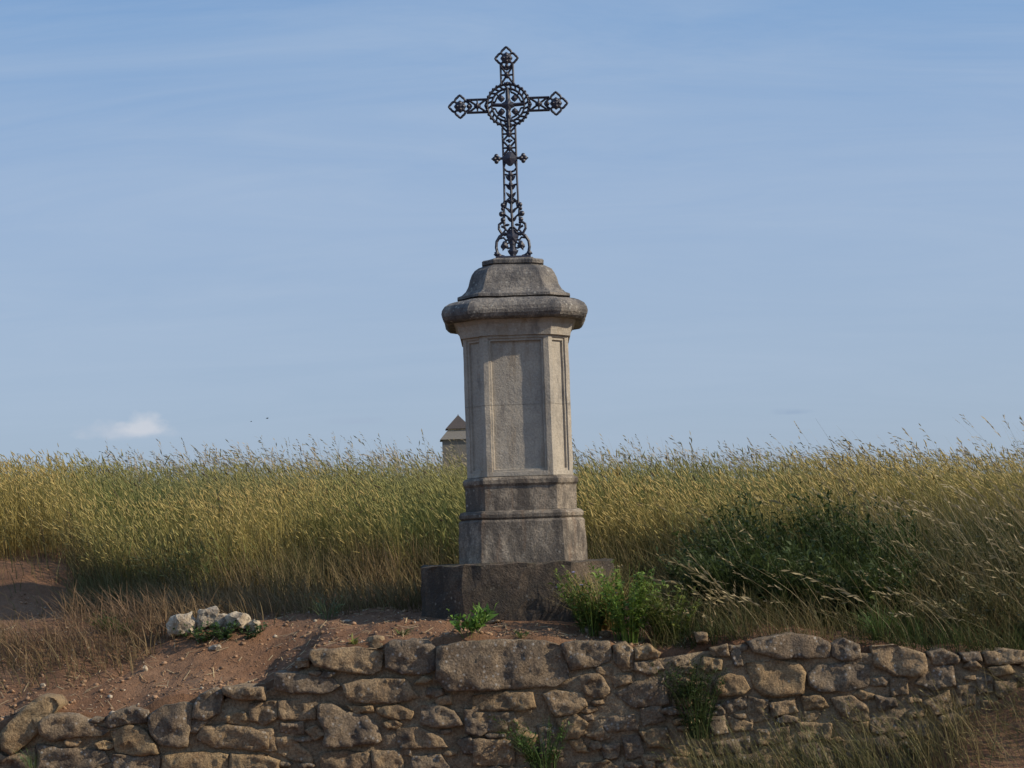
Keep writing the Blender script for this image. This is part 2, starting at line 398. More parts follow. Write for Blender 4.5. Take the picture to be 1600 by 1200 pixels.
# outlines of the stones: crop key, proud depth (cm), tone (0 tan, 1 grey, 2 ochre), corner points
STONES = [
    ('L', 9, 2, [(0, 1000), (60, 930), (150, 840), (215, 790), (300, 795), (335, 840), (240, 960), (120, 1080), (60, 1120), (10, 1090)]),
    ('L', 8, 1, [(235, 920), (300, 885), (440, 895), (560, 950), (630, 985), (590, 1010), (480, 1015), (300, 1040), (230, 1000)]),
    ('L', 5, 1, [(615, 930), (640, 890), (740, 860), (850, 865), (860, 930), (740, 940), (630, 965)]),
    ('L', 6, 2, [(650, 990), (760, 950), (850, 990), (890, 1050), (930, 1110), (820, 1130), (680, 1100)]),
    ('L', 8, 1, [(870, 900), (950, 850), (1060, 830), (1110, 840), (1105, 960), (1090, 1070), (1040, 1080), (940, 1060), (880, 1000)]),
    ('L', 7, 1, [(1135, 830), (1180, 770), (1250, 745), (1300, 780), (1275, 880), (1200, 920), (1130, 905)]),
    ('L', 13, 0, [(1305, 735), (1380, 725), (1535, 730), (1540, 800), (1400, 800), (1310, 770)]),
    ('L', 5, 2, [(1320, 900), (1420, 865), (1470, 920), (1420, 950), (1330, 940)]),
    ('L', 5, 0, [(1150, 1030), (1190, 960), (1340, 950), (1570, 990), (1570, 1090), (1400, 1080), (1250, 1075)]),
    ('L', 7, 2, [(950, 1130), (1160, 1115), (1325, 1125), (1335, 1230), (950, 1230)]),
    ('L', 7, 2, [(1350, 1125), (1560, 1130), (1560, 1220), (1345, 1220)]),
    ('L', 4, 1, [(220, 1060), (400, 1090), (600, 1100), (640, 1170), (500, 1210), (220, 1210)]),
    ('L', 5, 1, [(660, 1125), (930, 1130), (920, 1230), (660, 1230)]),
    ('L', 3, 1, [(0, 1110), (50, 1130), (200, 1080), (200, 1210), (0, 1210)]),
    ('L', 3, 1, [(1120, 920), (1230, 915), (1150, 1000), (1120, 990)]),
    ('L', 6, 1, [(-330, 1000), (-200, 960), (-40, 1010), (-20, 1100), (-160, 1130), (-320, 1100)]),
    ('M', 7, 0, [(425, 225), (700, 215), (870, 225), (850, 350), (770, 375), (600, 345), (450, 320), (410, 260)]),
    ('M', 8, 1, [(895, 190), (940, 170), (1150, 165), (1190, 210), (1195, 340), (1140, 370), (1000, 370), (890, 335)]),
    ('I', 9, 1, [(683, 1012), (720, 1005), (780, 1002), (850, 1003), (880, 1012), (888, 1060), (868, 1072), (820, 1074), (770, 1078), (700, 1080), (682, 1060)]),
    ('M', 7, 1, [(200, 370), (330, 370), (545, 400), (600, 450), (540, 495), (300, 490), (200, 470)]),
    ('M', 7, 0, [(620, 440), (780, 410), (1000, 400), (1090, 520), (1000, 545), (820, 555), (660, 540)]),
    ('M', 5, 0, [(40, 560), (200, 545), (210, 640), (130, 690), (40, 660)]),
    ('M', 5, 0, [(220, 545), (400, 540), (445, 600), (440, 655), (260, 665), (225, 640)]),
    ('M', 4, 1, [(235, 680), (370, 672), (370, 745), (240, 740)]),
    ('M', 9, 1, [(470, 570), (560, 560), (640, 620), (760, 640), (820, 690), (860, 780), (840, 805), (640, 825), (500, 825), (520, 740), (470, 640)]),
    ('M', 5, 2, [(640, 575), (810, 570), (815, 608), (720, 620)]),
    ('M', 7, 2, [(830, 585), (960, 570), (1060, 610), (1040, 655), (930, 650), (840, 620)]),
    ('M', 7, 1, [(1115, 580), (1200, 565), (1310, 600), (1365, 690), (1250, 705), (1115, 690)]),
    ('M', 6, 0, [(960, 720), (1100, 710), (1230, 770), (1275, 830), (1000, 840), (970, 800)]),
    ('M', 5, 0, [(0, 720), (190, 720), (195, 845), (60, 850), (0, 830)]),
    ('M', 3, 0, [(205, 770), (290, 770), (400, 860), (430, 930), (300, 900), (210, 860)]),
    ('M', 8, 2, [(0, 890), (120, 890), (215, 915), (210, 1000), (0, 1000)]),
    ('M', 5, 0, [(485, 880), (620, 850), (785, 870), (795, 980), (490, 980)]),
    ('M', 5, 0, [(805, 855), (980, 850), (1000, 980), (812, 980)]),
    ('M', 5, 1, [(1050, 890), (1230, 880), (1300, 980), (1050, 980)]),
    ('M', 6, 1, [(1380, 600), (1530, 590), (1570, 700), (1480, 760), (1400, 740)]),
    ('M', 5, 1, [(1340, 795), (1420, 770), (1500, 870), (1380, 870)]),
    ('M', 4, 0, [(1200, 520), (1290, 510), (1300, 560), (1220, 570)]),
    ('M', 4, 0, [(330, 290), (400, 290), (400, 330), (340, 330)]),
    ('N', 6, 1, [(560, 190), (640, 175), (850, 180), (855, 290), (760, 320), (620, 350), (580, 280)]),
    ('N', 6, 0, [(875, 200), (960, 185), (1000, 230), (995, 340), (930, 350), (880, 290)]),
    ('N', 8, 2, [(1010, 220), (1100, 195), (1165, 240), (1150, 275), (1020, 285)]),
    ('N', 6, 0, [(660, 390), (780, 370), (850, 470), (810, 520), (710, 510)]),
    ('N', 4, 0, [(865, 390), (990, 370), (1000, 420), (880, 455)]),
    ('N', 6, 1, [(1010, 300), (1150, 290), (1190, 340), (1100, 380), (1010, 350)]),
    ('N', 7, 0, [(430, 510), (520, 480), (680, 500), (710, 570), (640, 620), (520, 640)]),
    ('N', 4, 1, [(885, 500), (1010, 425), (1190, 400), (1215, 560), (1000, 580)]),
    ('N', 7, 2, [(0, 510), (200, 490), (360, 490), (390, 580), (270, 600), (0, 600)]),
    ('N', 6, 0, [(0, 620), (250, 612), (280, 720), (0, 750)]),
    ('N', 8, 2, [(520, 660), (640, 632), (715, 690), (660, 770), (570, 780)]),
    ('N', 6, 2, [(600, 792), (670, 782), (720, 860), (640, 855)]),
    ('N', 4, 1, [(790, 650), (1000, 625), (1030, 720), (830, 740)]),
    ('N', 6, 2, [(1040, 735), (1200, 710), (1220, 830), (1090, 830)]),
    ('N', 4, 1, [(800, 820), (915, 810), (900, 900), (820, 900)]),
    ('N', 6, 0, [(0, 780), (240, 790), (260, 940), (0, 940)]),
    ('N', 5, 1, [(1045, 600), (1160, 570), (1200, 660), (1060, 695)]),
    ('N', 6, 2, [(650, 930), (830, 915), (950, 980), (650, 980)]),
    ('N', 4, 1, [(930, 770), (1030, 760), (1070, 880), (960, 900)]),
    ('N', 4, 1, [(400, 700), (510, 720), (560, 880), (420, 900)]),
    ('P', 7, 1, [(450, 210), (600, 180), (800, 160), (1000, 185), (1090, 230), (1080, 330), (880, 345), (700, 340), (500, 300)]),
    ('P', 6, 1, [(1100, 235), (1200, 200), (1310, 240), (1320, 340), (1180, 360), (1105, 330)]),
    ('P', 6, 2, [(440, 390), (640, 370), (840, 390), (890, 460), (880, 610), (760, 640), (560, 640), (500, 560)]),
    ('P', 7, 2, [(190, 520), (300, 470), (400, 490), (460, 580), (420, 620), (200, 642)]),
    ('P', 5, 1, [(920, 470), (1000, 400), (1200, 390), (1390, 400), (1390, 560), (1200, 600), (1000, 600), (930, 560)]),
    ('P', 4, 1, [(230, 690), (420, 645), (435, 720), (300, 765)]),
    ('P', 6, 0, [(450, 650), (600, 670), (600, 820), (475, 840), (440, 770)]),
    ('P', 5, 0, [(620, 690), (800, 665), (830, 760), (640, 800)]),
    ('P', 7, 1, [(120, 820), (260, 800), (280, 920), (150, 960)]),
    ('P', 6, 0, [(295, 800), (480, 855), (470, 900), (330, 920)]),
    ('P', 6, 0, [(1110, 660), (1250, 640), (1380, 720), (1390, 820), (1250, 840), (1150, 740)]),
    ('P', 6, 0, [(150, 270), (280, 240), (300, 320), (180, 330)]),
    ('P', 7, 1, [(320, 300), (380, 290), (410, 390), (340, 400)]),
    ('P', 6, 0, [(40, 150), (120, 150), (130, 200), (60, 210)]),
    ('P', 4, 0, [(500, 900), (760, 880), (760, 1000), (520, 1020)]),
    ('P', 4, 2, [(870, 640), (1000, 630), (1080, 720), (900, 750)]),
    ('P', 5, 1, [(170, 1000), (450, 960), (470, 1080), (200, 1100)]),
    ('P', 4, 0, [(820, 840), (1100, 860), (1080, 980), (850, 990)]),
    ('Q', 8, 0, [(220, 260), (400, 250), (620, 310), (650, 440), (560, 490), (380, 470), (250, 400)]),
    ('Q', 6, 1, [(660, 300), (780, 280), (900, 330), (880, 380), (700, 390)]),
    ('Q', 6, 1, [(920, 310), (1050, 300), (1080, 360), (940, 360)]),
    ('Q', 5, 1, [(680, 410), (850, 400), (870, 550), (700, 590), (560, 540)]),
    ('Q', 8, 0, [(620, 690), (825, 605), (835, 740), (720, 785)]),
    ('Q', 5, 0, [(885, 560), (1020, 560), (1010, 690), (870, 735)]),
    ('Q', 8, 0, [(740, 810), (985, 730), (975, 890), (760, 885)]),
    ('Q', 7, 1, [(240, 640), (390, 660), (410, 720), (280, 760)]),
    ('Q', 6, 0, [(360, 510), (490, 505), (490, 620), (380, 640)]),
    ('Q', 7, 2, [(1130, 420), (1280, 400), (1330, 460), (1180, 490)]),
    ('Q', 5, 1, [(1040, 500), (1150, 495), (1160, 600), (1050, 620)]),
    ('Q', 4, 0, [(1175, 520), (1330, 520), (1350, 640), (1200, 650)]),
    ('Q', 6, 0, [(1100, 300), (1250, 280), (1400, 290), (1400, 385), (1120, 395)]),
    ('Q', 4, 1, [(450, 820), (640, 800), (640, 920), (470, 930)]),
    ('Q', 5, 1, [(200, 800), (420, 820), (430, 920), (220, 930)]),
    ('Q', 4, 2, [(1070, 680), (1300, 670), (1300, 860), (1090, 880)]),
    ('Q', 4, 0, [(1000, 900), (1250, 900), (1250, 1050), (1020, 1060)]),
]


def poly_resample(P, step):
    out = []
    for i in range(len(P)):
        a, b = P[i], P[(i + 1) % len(P)]; L = (b - a).length; k = max(1, int(round(L / step)))
        for j in range(k): out.append(a.lerp(b, j / k))
    return out


def poly_area(P):
    return 0.5 * sum(P[i].x * P[(i + 1) % len(P)].y - P[(i + 1) % len(P)].x * P[i].y for i in range(len(P)))


def stone_mesh(P, proud, depth, seed):
    """P: outline in wall plane (x, z) -> a rough-faced block reaching back into the wall"""
    P = [Vector(q) for q in P]
    if poly_area(P) < 0: P.reverse()
    size = math.sqrt(abs(poly_area(P))); c = sum(P, Vector((0, 0))) / len(P)
    P = [c + (q - c) * (1 + 0.010 / max(0.03, (q - c).length)) for q in P]
    st = min(0.034, max(0.013, size / 8))
    P = poly_resample(P, st)
    P = [(P[i - 1] + P[i] * 14 + P[(i + 1) % len(P)]) / 16 for i in range(len(P))]
    n = len(P); off = Vector((seed * 3.17, seed * 1.31, seed * 0.77)); r = random.Random(seed)
    nz = lambda v, f: mnoise.fractal(v * f + off, 1.0, 2.1, 4)
    edge = 0.003 + 0.006 * r.random(); V, Fq = [], []
    tx, tz = r.uniform(-0.13, 0.13), r.uniform(-0.10, 0.12)

    def front(q, k=1.0):
        p3 = Vector((q.x, 0, q.y)); d = q - c
        # broken planes: quantised noise gives ledges and chipped facets
        led = mnoise.cell(Vector((q.x * 13, q.y * 19, seed * 1.7)) + off * 0.1) * 0.011
        return -proud + (nz(p3, 8) * 0.018 + nz(p3, 26) * 0.010 + nz(p3, 70) * 0.004 + led) * k + d.x * tx + d.y * tz
    for k, y in enumerate((depth, 0.02, -proud * 0.5)):
        for q in P:
            p3 = Vector((q.x, y, q.y)); j = Vector((nz(p3 + Vector((9, 0, 0)), 14), nz(p3 + Vector((0, 0, 7)), 14))) * 0.010
            V.append((q.x + j.x, y, q.y + j.y))
    inner = []
    for q in P:
        d = q - c; L = d.length; q2 = c + d * max(0.6, 1 - edge / max(L, 1e-4)); p3 = Vector((q.x, 0, q.y))
        inner.append(q2 + Vector((nz(p3 + Vector((9, 0, 0)), 14), nz(p3 + Vector((0, 0, 7)), 14))) * 0.009)
    pts = list(inner); tup = [tuple(q) for q in inner]
    xs = [q[0] for q in tup]; zs = [q[1] for q in tup]
    zz_ = min(zs); row = 0
    while zz_ < max(zs):
        xx_ = min(xs) + (row % 2) * st * 0.5
        while xx_ < max(xs):
            q = Vector((xx_ + r.uniform(-.3, .3) * st, zz_ + r.uniform(-.3, .3) * st))
            if inside(q, tup) and min((q - w).length for w in inner) > st * 0.45: pts.append(q)
            xx_ += st
        zz_ += st * 0.87; row += 1
    vv, ee, ff, *_ = delaunay_2d_cdt(pts, [(i, (i + 1) % n) for i in range(n)], [], 1, 1e-6)
    if len(vv) < n: return None
    for k in range(2):
        for i in range(n): Fq.append((k * n + i, k * n + (i + 1) % n, (k + 1) * n + (i + 1) % n, (k + 1) * n + i))
    b = 3 * n
    for i, q in enumerate(vv):
        V.append((q.x, front(q, 0.75 if i < n else 1.0) + (0.10 * proud if i < n else 0), q.y))
    if all((Vector(vv[i]) - pts[i]).length < 1e-4 for i in range(n)):
        for i in range(n): Fq.append((2 * n + i, 2 * n + (i + 1) % n, b + (i + 1) % n, b + i))
    T = [tuple(b + i for i in f) for f in ff]
    return V, Fq, T


def inside(pt, P):
    x, y = pt; r = False
    for i in range(len(P)):
        x1, y1 = P[i]; x2, y2 = P[i - 1]
        if (y1 > y) != (y2 > y) and x < (x2 - x1) * (y - y1) / (y2 - y1) + x1: r = not r
    return r


outlines = []


def put_stone(P, proud, tone, seed, depth=0.2):
    res = stone_mesh(P, proud, depth, seed)
    if res is None: return
    V, Fq, T = res
    me = np_mesh('stone', np.array(V), np.array(Fq), np.array(T), smooth=False)
    o = link('stone', me, WALL_M[tone]); o.parent = wall
    outlines.append([tuple(q) for q in P])


for k, (crop, proud, tone, pts) in enumerate(STONES):
    sc, ox, oy = CROPS[crop]
    P = []
    for (a, b) in pts:
        w = pix(ox + a / sc, oy + b / sc, WALL_Y - proud * 0.006); P.append((w.x, w.z))
    put_stone(P, proud * 0.0056, tone, k + 1)
# courses of stones for what the frame does not show, and chinking in the gaps
def blob(x, z, w, h, seed):
    r = random.Random(seed); n = r.choice((4, 5, 5, 6)); P = []
    a0 = r.uniform(0, 6.28)
    for i in range(n):
        a = a0 + 6.283 * (i + r.uniform(-0.25, 0.25)) / n
        cxx, szz = math.cos(a), math.sin(a); q = (abs(cxx) ** 3 + abs(szz) ** 3) ** (-1 / 3)
        P.append((x + cxx * q * w * 0.5, z + szz * q * h * 0.5))
    return P


cnt = 500; rr = random.Random(3)
def free(P, grow=0.0):
    xs = [q[0] for q in P]; zs = [q[1] for q in P]; x0, x1, z0, z1 = min(xs) - grow, max(xs) + grow, min(zs) - grow, max(zs) + grow
    for O in outlines:
        ox = [q[0] for q in O]; oz = [q[1] for q in O]
        if max(ox) < x0 or min(ox) > x1 or max(oz) < z0 or min(oz) > z1: continue
        if any(inside(q, O) for q in P) or any(inside(q, P) for q in O): return False
        cxm, czm = sum(xs) / len(xs), sum(zs) / len(zs)
        if inside((cxm, czm), O) or inside((sum(ox) / len(ox), sum(oz) / len(oz)), P): return False
        for i in range(len(P)):
            mid = ((P[i][0] + P[i - 1][0]) / 2, (P[i][1] + P[i - 1][1]) / 2)
            if inside(mid, O): return False
    return True


for (wmin, wmax, tries, proud) in ((0.24, 0.42, 420, 0.055), (0.15, 0.26, 700, 0.05), (0.10, 0.16, 1600, 0.05), (0.07, 0.11, 2600, 0.045), (0.045, 0.07, 3200, 0.04)):
    for _ in range(tries):
        x = rr.uniform(-3.6, 3.6) if wmax < 0.2 else rr.uniform(-6.2, 6.2); w = rr.uniform(wmin, wmax); h = w * rr.uniform(0.32, 0.65)
        top = float(wall_top(x)) - 0.01
        z = rr.uniform(0.05, top - h * 0.5) if top - h * 0.5 > 0.06 else 0.1
        if abs(x) < 3.4 and (w > 0.15 and z > 0.36): continue
        P = blob(x, z, w, h, cnt)
        if min(float(wall_top(q[0])) - q[1] for q in P) < 0: continue
        if free(P, 0.0):
            if len(outlines) >= 299: break
            put_stone(P, proud * 0.7 * rr.uniform(0.6, 1.2), rr.choice((0, 0, 1, 1, 2)), cnt); cnt += 1

# ------------------------------------------------------------------ pedestal
PX, PYC = 0.0, 6.9
FRONT = 0.63


def prof(ypx, half, front=FRONT, cxpx=None):
    """level of the pedestal from the photo: pixel height on the axis and half width in pixels"""
    cxp = cxpx if cxpx else 800.6 + (ypx - 406) * 0.0375
    d = PYC
    for _ in range(4):
        w = pix(cxp, ypx, d); dep = (Vector((0, d - CAM_Y, w.z - EYE)).dot(-CM.col[2].to_3d()))
        hm = half * dep / F_PX; d = PYC - hm * front
    return w.x, hm, w.z


_c = [prof(y, h)[0] for y, h in ((420, 55), (500, 105), (650, 84), (840, 99))]
PX = sum(_c) / 4
ped = empty('stone_pedestal', (PX, PYC, float(prof(972, 155, 0.55)[2])), 'tall weathered octagonal stone pedestal with moulded cap and panelled shaft', 'pedestal')


def octo(hm, front, z):
    """chamfered square outline (counter-clockwise from front-left)"""
    f = hm * front
    return [(PX - f, PYC - hm, z), (PX + f, PYC - hm, z), (PX + hm, PYC - f, z), (PX + hm, PYC + f, z),
            (PX + f, PYC + hm, z), (PX - f, PYC + hm, z), (PX - hm, PYC + f, z), (PX - hm, PYC - f, z)]


def lathe8(name, levels, mat, parent, front=FRONT, jitter=0.004, cut=5, top=True, bottom=True):
    """stacked chamfered-square rings, faces cut up and slightly worn"""
    bm = bmesh.new(); rings = []
    for (hm, z) in levels:
        pts = octo(hm, front, z); ring = []
        for i in range(8):
            a, b = Vector(pts[i]), Vector(pts[(i + 1) % 8]); k = cut if i % 2 == 0 else max(2, cut // 2)
            for j in range(k): ring.append(a.lerp(b, j / k))
        rings.append(ring)
    n = len(rings[0]); vs = []
    for k, ring in enumerate(rings):
        row = []
        for v in ring:
            nn = mnoise.noise_vector(v * 7.0) * jitter + mnoise.noise_vector(v * 23.0) * jitter * 0.6
            row.append(bm.verts.new(v + nn))
        vs.append(row)
    for k in range(len(vs) - 1):
        for i in range(n): bm.faces.new((vs[k][i], vs[k][(i + 1) % n], vs[k + 1][(i + 1) % n], vs[k + 1][i]))
    if bottom: bm.faces.new(list(reversed(vs[0])))
    if top: bm.faces.new(vs[-1])
    return from_bm(name, bm, mat, parent)


def lv(ypx, half, front=FRONT):
    x, hm, z = prof(ypx, half, front); return hm, z


# cap, upwards: bed, cavetto, torus, ledge, bell, top slab
neck = [lv(527, 86), lv(518, 87.5), lv(509, 90), lv(503.5, 94.5), lv(502, 96)]
lathe8('cap_neck', neck, MAT['shaft'], ped, jitter=0.004, cut=6)
lower = [lv(501.8, 99), lv(501, 106), lv(498, 110), lv(493, 113.2), lv(488, 114), lv(482, 112.8), lv(476, 108.5), lv(471.5, 101.5), lv(469, 94), lv(468, 82)]
lathe8('cap_moulding', lower, MAT['cap'], ped, jitter=0.007, cut=8)
upper = [lv(468.2, 81), lv(466.2, 81.5), lv(465.6, 88), lv(461.6, 87.5), lv(459, 80.5), lv(453, 74.5), lv(445, 70.5), lv(436, 67.8), lv(428, 64.5), lv(422, 60.5), lv(418, 54), lv(416, 49)]
lathe8('cap_bell', upper, MAT['cap'], ped, jitter=0.006, cut=6)
slab = [lv(416.2, 45), lv(414, 45), lv(413, 48), lv(408, 48.5), lv(406, 46)]
slab_o = lathe8('cap_slab', slab, MAT['cap'], ped, jitter=0.003, cut=5)

# shaft: two courses of panelled blocks
SH, SZ0 = lv(745, 83); _, SZ1 = lv(527.5, 84); _, SZJ = lv(634, 84)
pz0 = lv(738, 84)[1]; pz1 = lv(531, 84)[1]


def shaft_block(z0, z1, seed):
    bm = bmesh.new()
    f = SH * 0.615
    pts = [Vector((PX + (x), PYC + (y), 0)) for x, y in
           [(-f, -SH), (f, -SH), (SH, -f), (SH, f), (f, SH), (-f, SH), (-SH, f), (-SH, -f)]]
    for i in range(8):
        a, b = pts[i], pts[(i + 1) % 8]; e = (b - a); L = e.length; e.normalize(); nrm = Vector((e.y, -e.x, 0))
        wide = i % 2 == 0
        m1_, m2_, d1, d2 = (0.036, 0.053, 0.011, 0.034) if wide else (0.036, 0.050, 0.010, 0.026)
        # profile across the face: distance along face, inset
        prof_ = [(0, 0), (m1_, 0), (m1_ + 0.002, d1), (m2_, d1 + 0.002), (m2_ + 0.003, d2), (L - m2_ - 0.003, d2), (L - m2_, d1 + 0.002), (L - m1_ - 0.002, d1), (L - m1_, 0), (L, 0)]
        frame = [(0, 0), (m1_, 0), (m1_ + 0.002, 0), (m2_, 0), (m2_ + 0.003, 0), (L - m2_ - 0.003, 0), (L - m2_, 0), (L - m1_ - 0.002, 0), (L - m1_, 0), (L, 0)]
        mid = [(0, 0), (m1_, 0), (m1_ + 0.002, d1), (m2_, d1), (m2_ + 0.003, d1), (L - m2_ - 0.003, d1), (L - m2_, d1), (L - m1_ - 0.002, d1), (L - m1_, 0), (L, 0)]
        lo = max(z0, pz0); hi = min(z1, pz1); stack = []
        if z0 < pz0: stack += [(z0, frame), (pz0, frame), (pz0 + 0.002, mid), (pz0 + 0.018, mid), (pz0 + 0.021, prof_)]
        else: stack += [(z0, prof_)]
        if z1 > pz1: stack += [(pz1 - 0.021, prof_), (pz1 - 0.018, mid), (pz1 - 0.002, mid), (pz1, frame), (z1, frame)]
        else: stack += [(z1, prof_)]
        # subdivide tall spans so the wear noise has something to move
        full = [stack[0]]
        for (za, pa), (zb, pb) in zip(stack, stack[1:]):
            k = max(1, int((zb - za) / 0.06)) if pa is pb else 1
            for j in range(1, k + 1): full.append((za + (zb - za) * j / k, pb))
        rows = []
        for (z, pr) in full:
            row = []
            for (s, ins) in pr:
                v = a + e * s - nrm * ins; v.z = z
                w = mnoise.noise_vector(Vector((v.x, v.y, z)) * 8) * 0.0025 + mnoise.noise_vector(Vector((v.x, v.y, z)) * 28) * 0.0016
                row.append(bm.verts.new(v + w))
            rows.append(row)
        for r0, r1 in zip(rows, rows[1:]):
            for j in range(len(r0) - 1): bm.faces.new((r0[j], r0[j + 1], r1[j + 1], r1[j]))
    bmesh.ops.remove_doubles(bm, verts=bm.verts, dist=0.0006)
    return from_bm('shaft_block', bm, MAT['shaft'], ped)


shaft_block(SZ0 + 0.002, SZJ - 0.0011, 1); shaft_block(SZJ + 0.0011, SZ1 + 0.006, 2)
hm, z = lv(634, 80); lathe8('shaft_core', [(SH - 0.06, SZ0 + 0.01), (SH - 0.06, SZ1 - 0.02)], MAT['shaft'], ped, 0.6, 0, 1)

base_up = [lv(797, 87), lv(760, 87), lv(756, 90), lv(750, 90.5), lv(747, 88), lv(744.5, 80)]
lathe8('base_course', base_up, MAT['base'], ped, 0.64, 0.004, 7)
mould = [lv(811, 94), lv(808, 97), lv(803, 97.5), lv(799, 95), lv(797.2, 90)]
lathe8('base_moulding', mould, MAT['base'], ped, 0.64, 0.005, 8)
base_lo = [lv(880, 100.5), lv(815, 98.5), lv(811.4, 96)]
base_lo = [base_lo[0]] + [lv(877 - 62 * i / 5, 100.5 - 2 * i / 5) for i in range(1, 5)] + base_lo[1:]
lathe8('base_block', base_lo, MAT['base'], ped, 0.64, 0.006, 8)
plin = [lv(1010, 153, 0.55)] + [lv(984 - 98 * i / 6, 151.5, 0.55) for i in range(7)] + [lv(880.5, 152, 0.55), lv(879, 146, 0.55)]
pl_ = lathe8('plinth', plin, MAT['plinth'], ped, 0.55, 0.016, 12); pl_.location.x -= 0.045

# ------------------------------------------------------------------ cast iron cross
FOOT = (802.0, 405.0); TILT = R(1.95)
foot_w = pix(*FOOT, PYC)
cross = empty('iron_cross', (PX, PYC, slab[-1][1]), 'openwork cast iron wayside cross standing on the stone pedestal', 'cross')
UV0 = foot_w
lathe_z = slab[-1][1]
bm = bmesh.new(); bmesh.ops.create_cube(bm, size=1)
for v in bm.verts: v.co = Vector((foot_w.x + v.co.x * (0.29 if v.co.z > 0 else 0.31), PYC + v.co.y * (0.12 if v.co.z > 0 else 0.14), (foot_w.z + 0.004) if v.co.z > 0 else lathe_z - 0.01))
bmesh.ops.bevel(bm, geom=bm.edges[:], offset=0.006, segments=1, affect='EDGES')
from_bm('mounting_block', bm, MAT['cap'], ped)


def uv(u, v):
    ix = FOOT[0] + u * math.cos(TILT) - v * math.sin(TILT); iy = FOOT[1] - v * math.cos(TILT) - u * math.sin(TILT)
    w = pix(ix, iy, PYC); return Vector((UV0.x + w.x - foot_w.x, UV0.z + w.z - foot_w.z))


_thk = [0.0]


class Iron:
    def __init__(self): self.bm = bmesh.new()
    def ribbon(self, pts, w, closed=False, thick=0.013):
        """flat bar of width w (photo pixels) along pts (u, v), its edges rounded by a middle ridge"""
        P = [uv(*p) for p in pts]; n = len(P); wm = w * 1.22 * 0.00485 / 2
        _thk[0] = (_thk[0] + 0.00037) % 0.004; t = thick + _thk[0]
        rows = []
        for i in range(n):
            a = P[i - 1] if (i > 0 or closed) else P[i]; b = P[(i + 1) % n] if (i < n - 1 or closed) else P[i]
            d = (b - a); d = d.normalized() if d.length > 1e-9 else Vector((1, 0)); nn = Vector((-d.y, d.x))
            row = []
            for (k, y) in ((-1, -0.45), (0, -1), (1, -0.45), (1, 0.45), (0, 1), (-1, 0.45)):
                q = P[i] + nn * wm * k; row.append(self.bm.verts.new((q.x, PYC + y * t, q.y)))
            rows.append(row)
        m = n if closed else n - 1
        for i in range(m):
            r0, r1 = rows[i], rows[(i + 1) % n]
            for k in range(6): self.bm.faces.new((r0[k], r1[k], r1[(k + 1) % 6], r0[(k + 1) % 6]))
        if not closed:
            self.bm.faces.new(rows[0]); self.bm.faces.new(list(reversed(rows[-1])))
        return self
    def disc(self, u, v, r, lobes=0, amp=0.0, n=16, thick=0.016, rot=0.0, sq=1.0):
        """bossed plate, round or petalled"""
        _thk[0] = (_thk[0] + 0.00037) % 0.004; t = thick + _thk[0]
        out = []
        for i in range(n):
            a = 6.2832 * i / n; rr_ = 1.08 * r * (1 + amp * math.cos(lobes * (a - rot))); out.append((u + rr_ * math.cos(a), v + rr_ * math.sin(a) * sq))
        c = uv(u, v); fr = self.bm.verts.new((c.x, PYC - t * 1.25, c.y)); bk = self.bm.verts.new((c.x, PYC + t * 1.25, c.y))
        f_, b_ = [], []
        for q in out:
            w = uv(*q); f_.append(self.bm.verts.new((w.x, PYC - t * 0.55, w.y))); b_.append(self.bm.verts.new((w.x, PYC + t * 0.55, w.y)))
        for i in range(n):
            j = (i + 1) % n
            self.bm.faces.new((f_[i], f_[j], fr)); self.bm.faces.new((b_[j], b_[i], bk)); self.bm.faces.new((f_[j], f_[i], b_[i], b_[j]))
        return self
    def leaf(self, u, v, ang, L, w):
        c, s = math.cos(ang), math.sin(ang)
        pts = [(u + c * L * t, v + s * L * t) for t in (0, 0.35, 0.7, 1.0)]
        ws = [0.35, 1.0, 0.8, 0.12]; P = []
        _thk[0] = (_thk[0] + 0.00037) % 0.004; t = 0.012 + _thk[0]
        rows = []
        for (a, b), k in zip(pts, ws):
            row = []
            for sg, y in ((-1, -0.4), (0, -1), (1, -0.4), (1, 0.4), (0, 1), (-1, 0.4)):
                q = uv(a - s * w * k * sg / 2, b + c * w * k * sg / 2); row.append(self.bm.verts.new((q.x, PYC + y * t, q.y)))
            rows.append(row)
        for r0, r1 in zip(rows, rows[1:]):
            for k in range(6): self.bm.faces.new((r0[k], r1[k], r1[(k + 1) % 6], r0[(k + 1) % 6]))
        self.bm.faces.new(rows[0]); self.bm.faces.new(list(reversed(rows[-1])))
        return self
    def done(self, name, parent=None):
        o = from_bm(name, self.bm, MAT['iron'], cross)
        if parent is not None: o.parent = parent; o.matrix_parent_inverse = Matrix.Identity(4)
        return o


def arc(cu, cv_, r, a0, a1, n=10, r1=None):
    r1 = r if r1 is None else r1
    return [(cu + (r + (r1 - r) * i / n) * math.cos(R(a0 + (a1 - a0) * i / n)), cv_ + (r + (r1 - r) * i / n) * math.sin(R(a0 + (a1 - a0) * i / n))) for i in range(n + 1)]


VC = 241.0                       # height of the crossing
for s in (-1, 1):
    Iron().ribbon([(s * 10.8, 86), (s * 10.4, 110), (s * 10, 140), (s * 10.2, 157), (s * 10.2, 205)], 2.6).done('rail')
    Iron().ribbon([(s * 9.6, VC + 31), (s * 9.6, VC + 64)], 2.6).done('rail')
    for t in (-1, 1): Iron().ribbon([(s * 32, VC + t * 10), (s * 65, VC + t * 10)], 2.6).done('arm_rail')
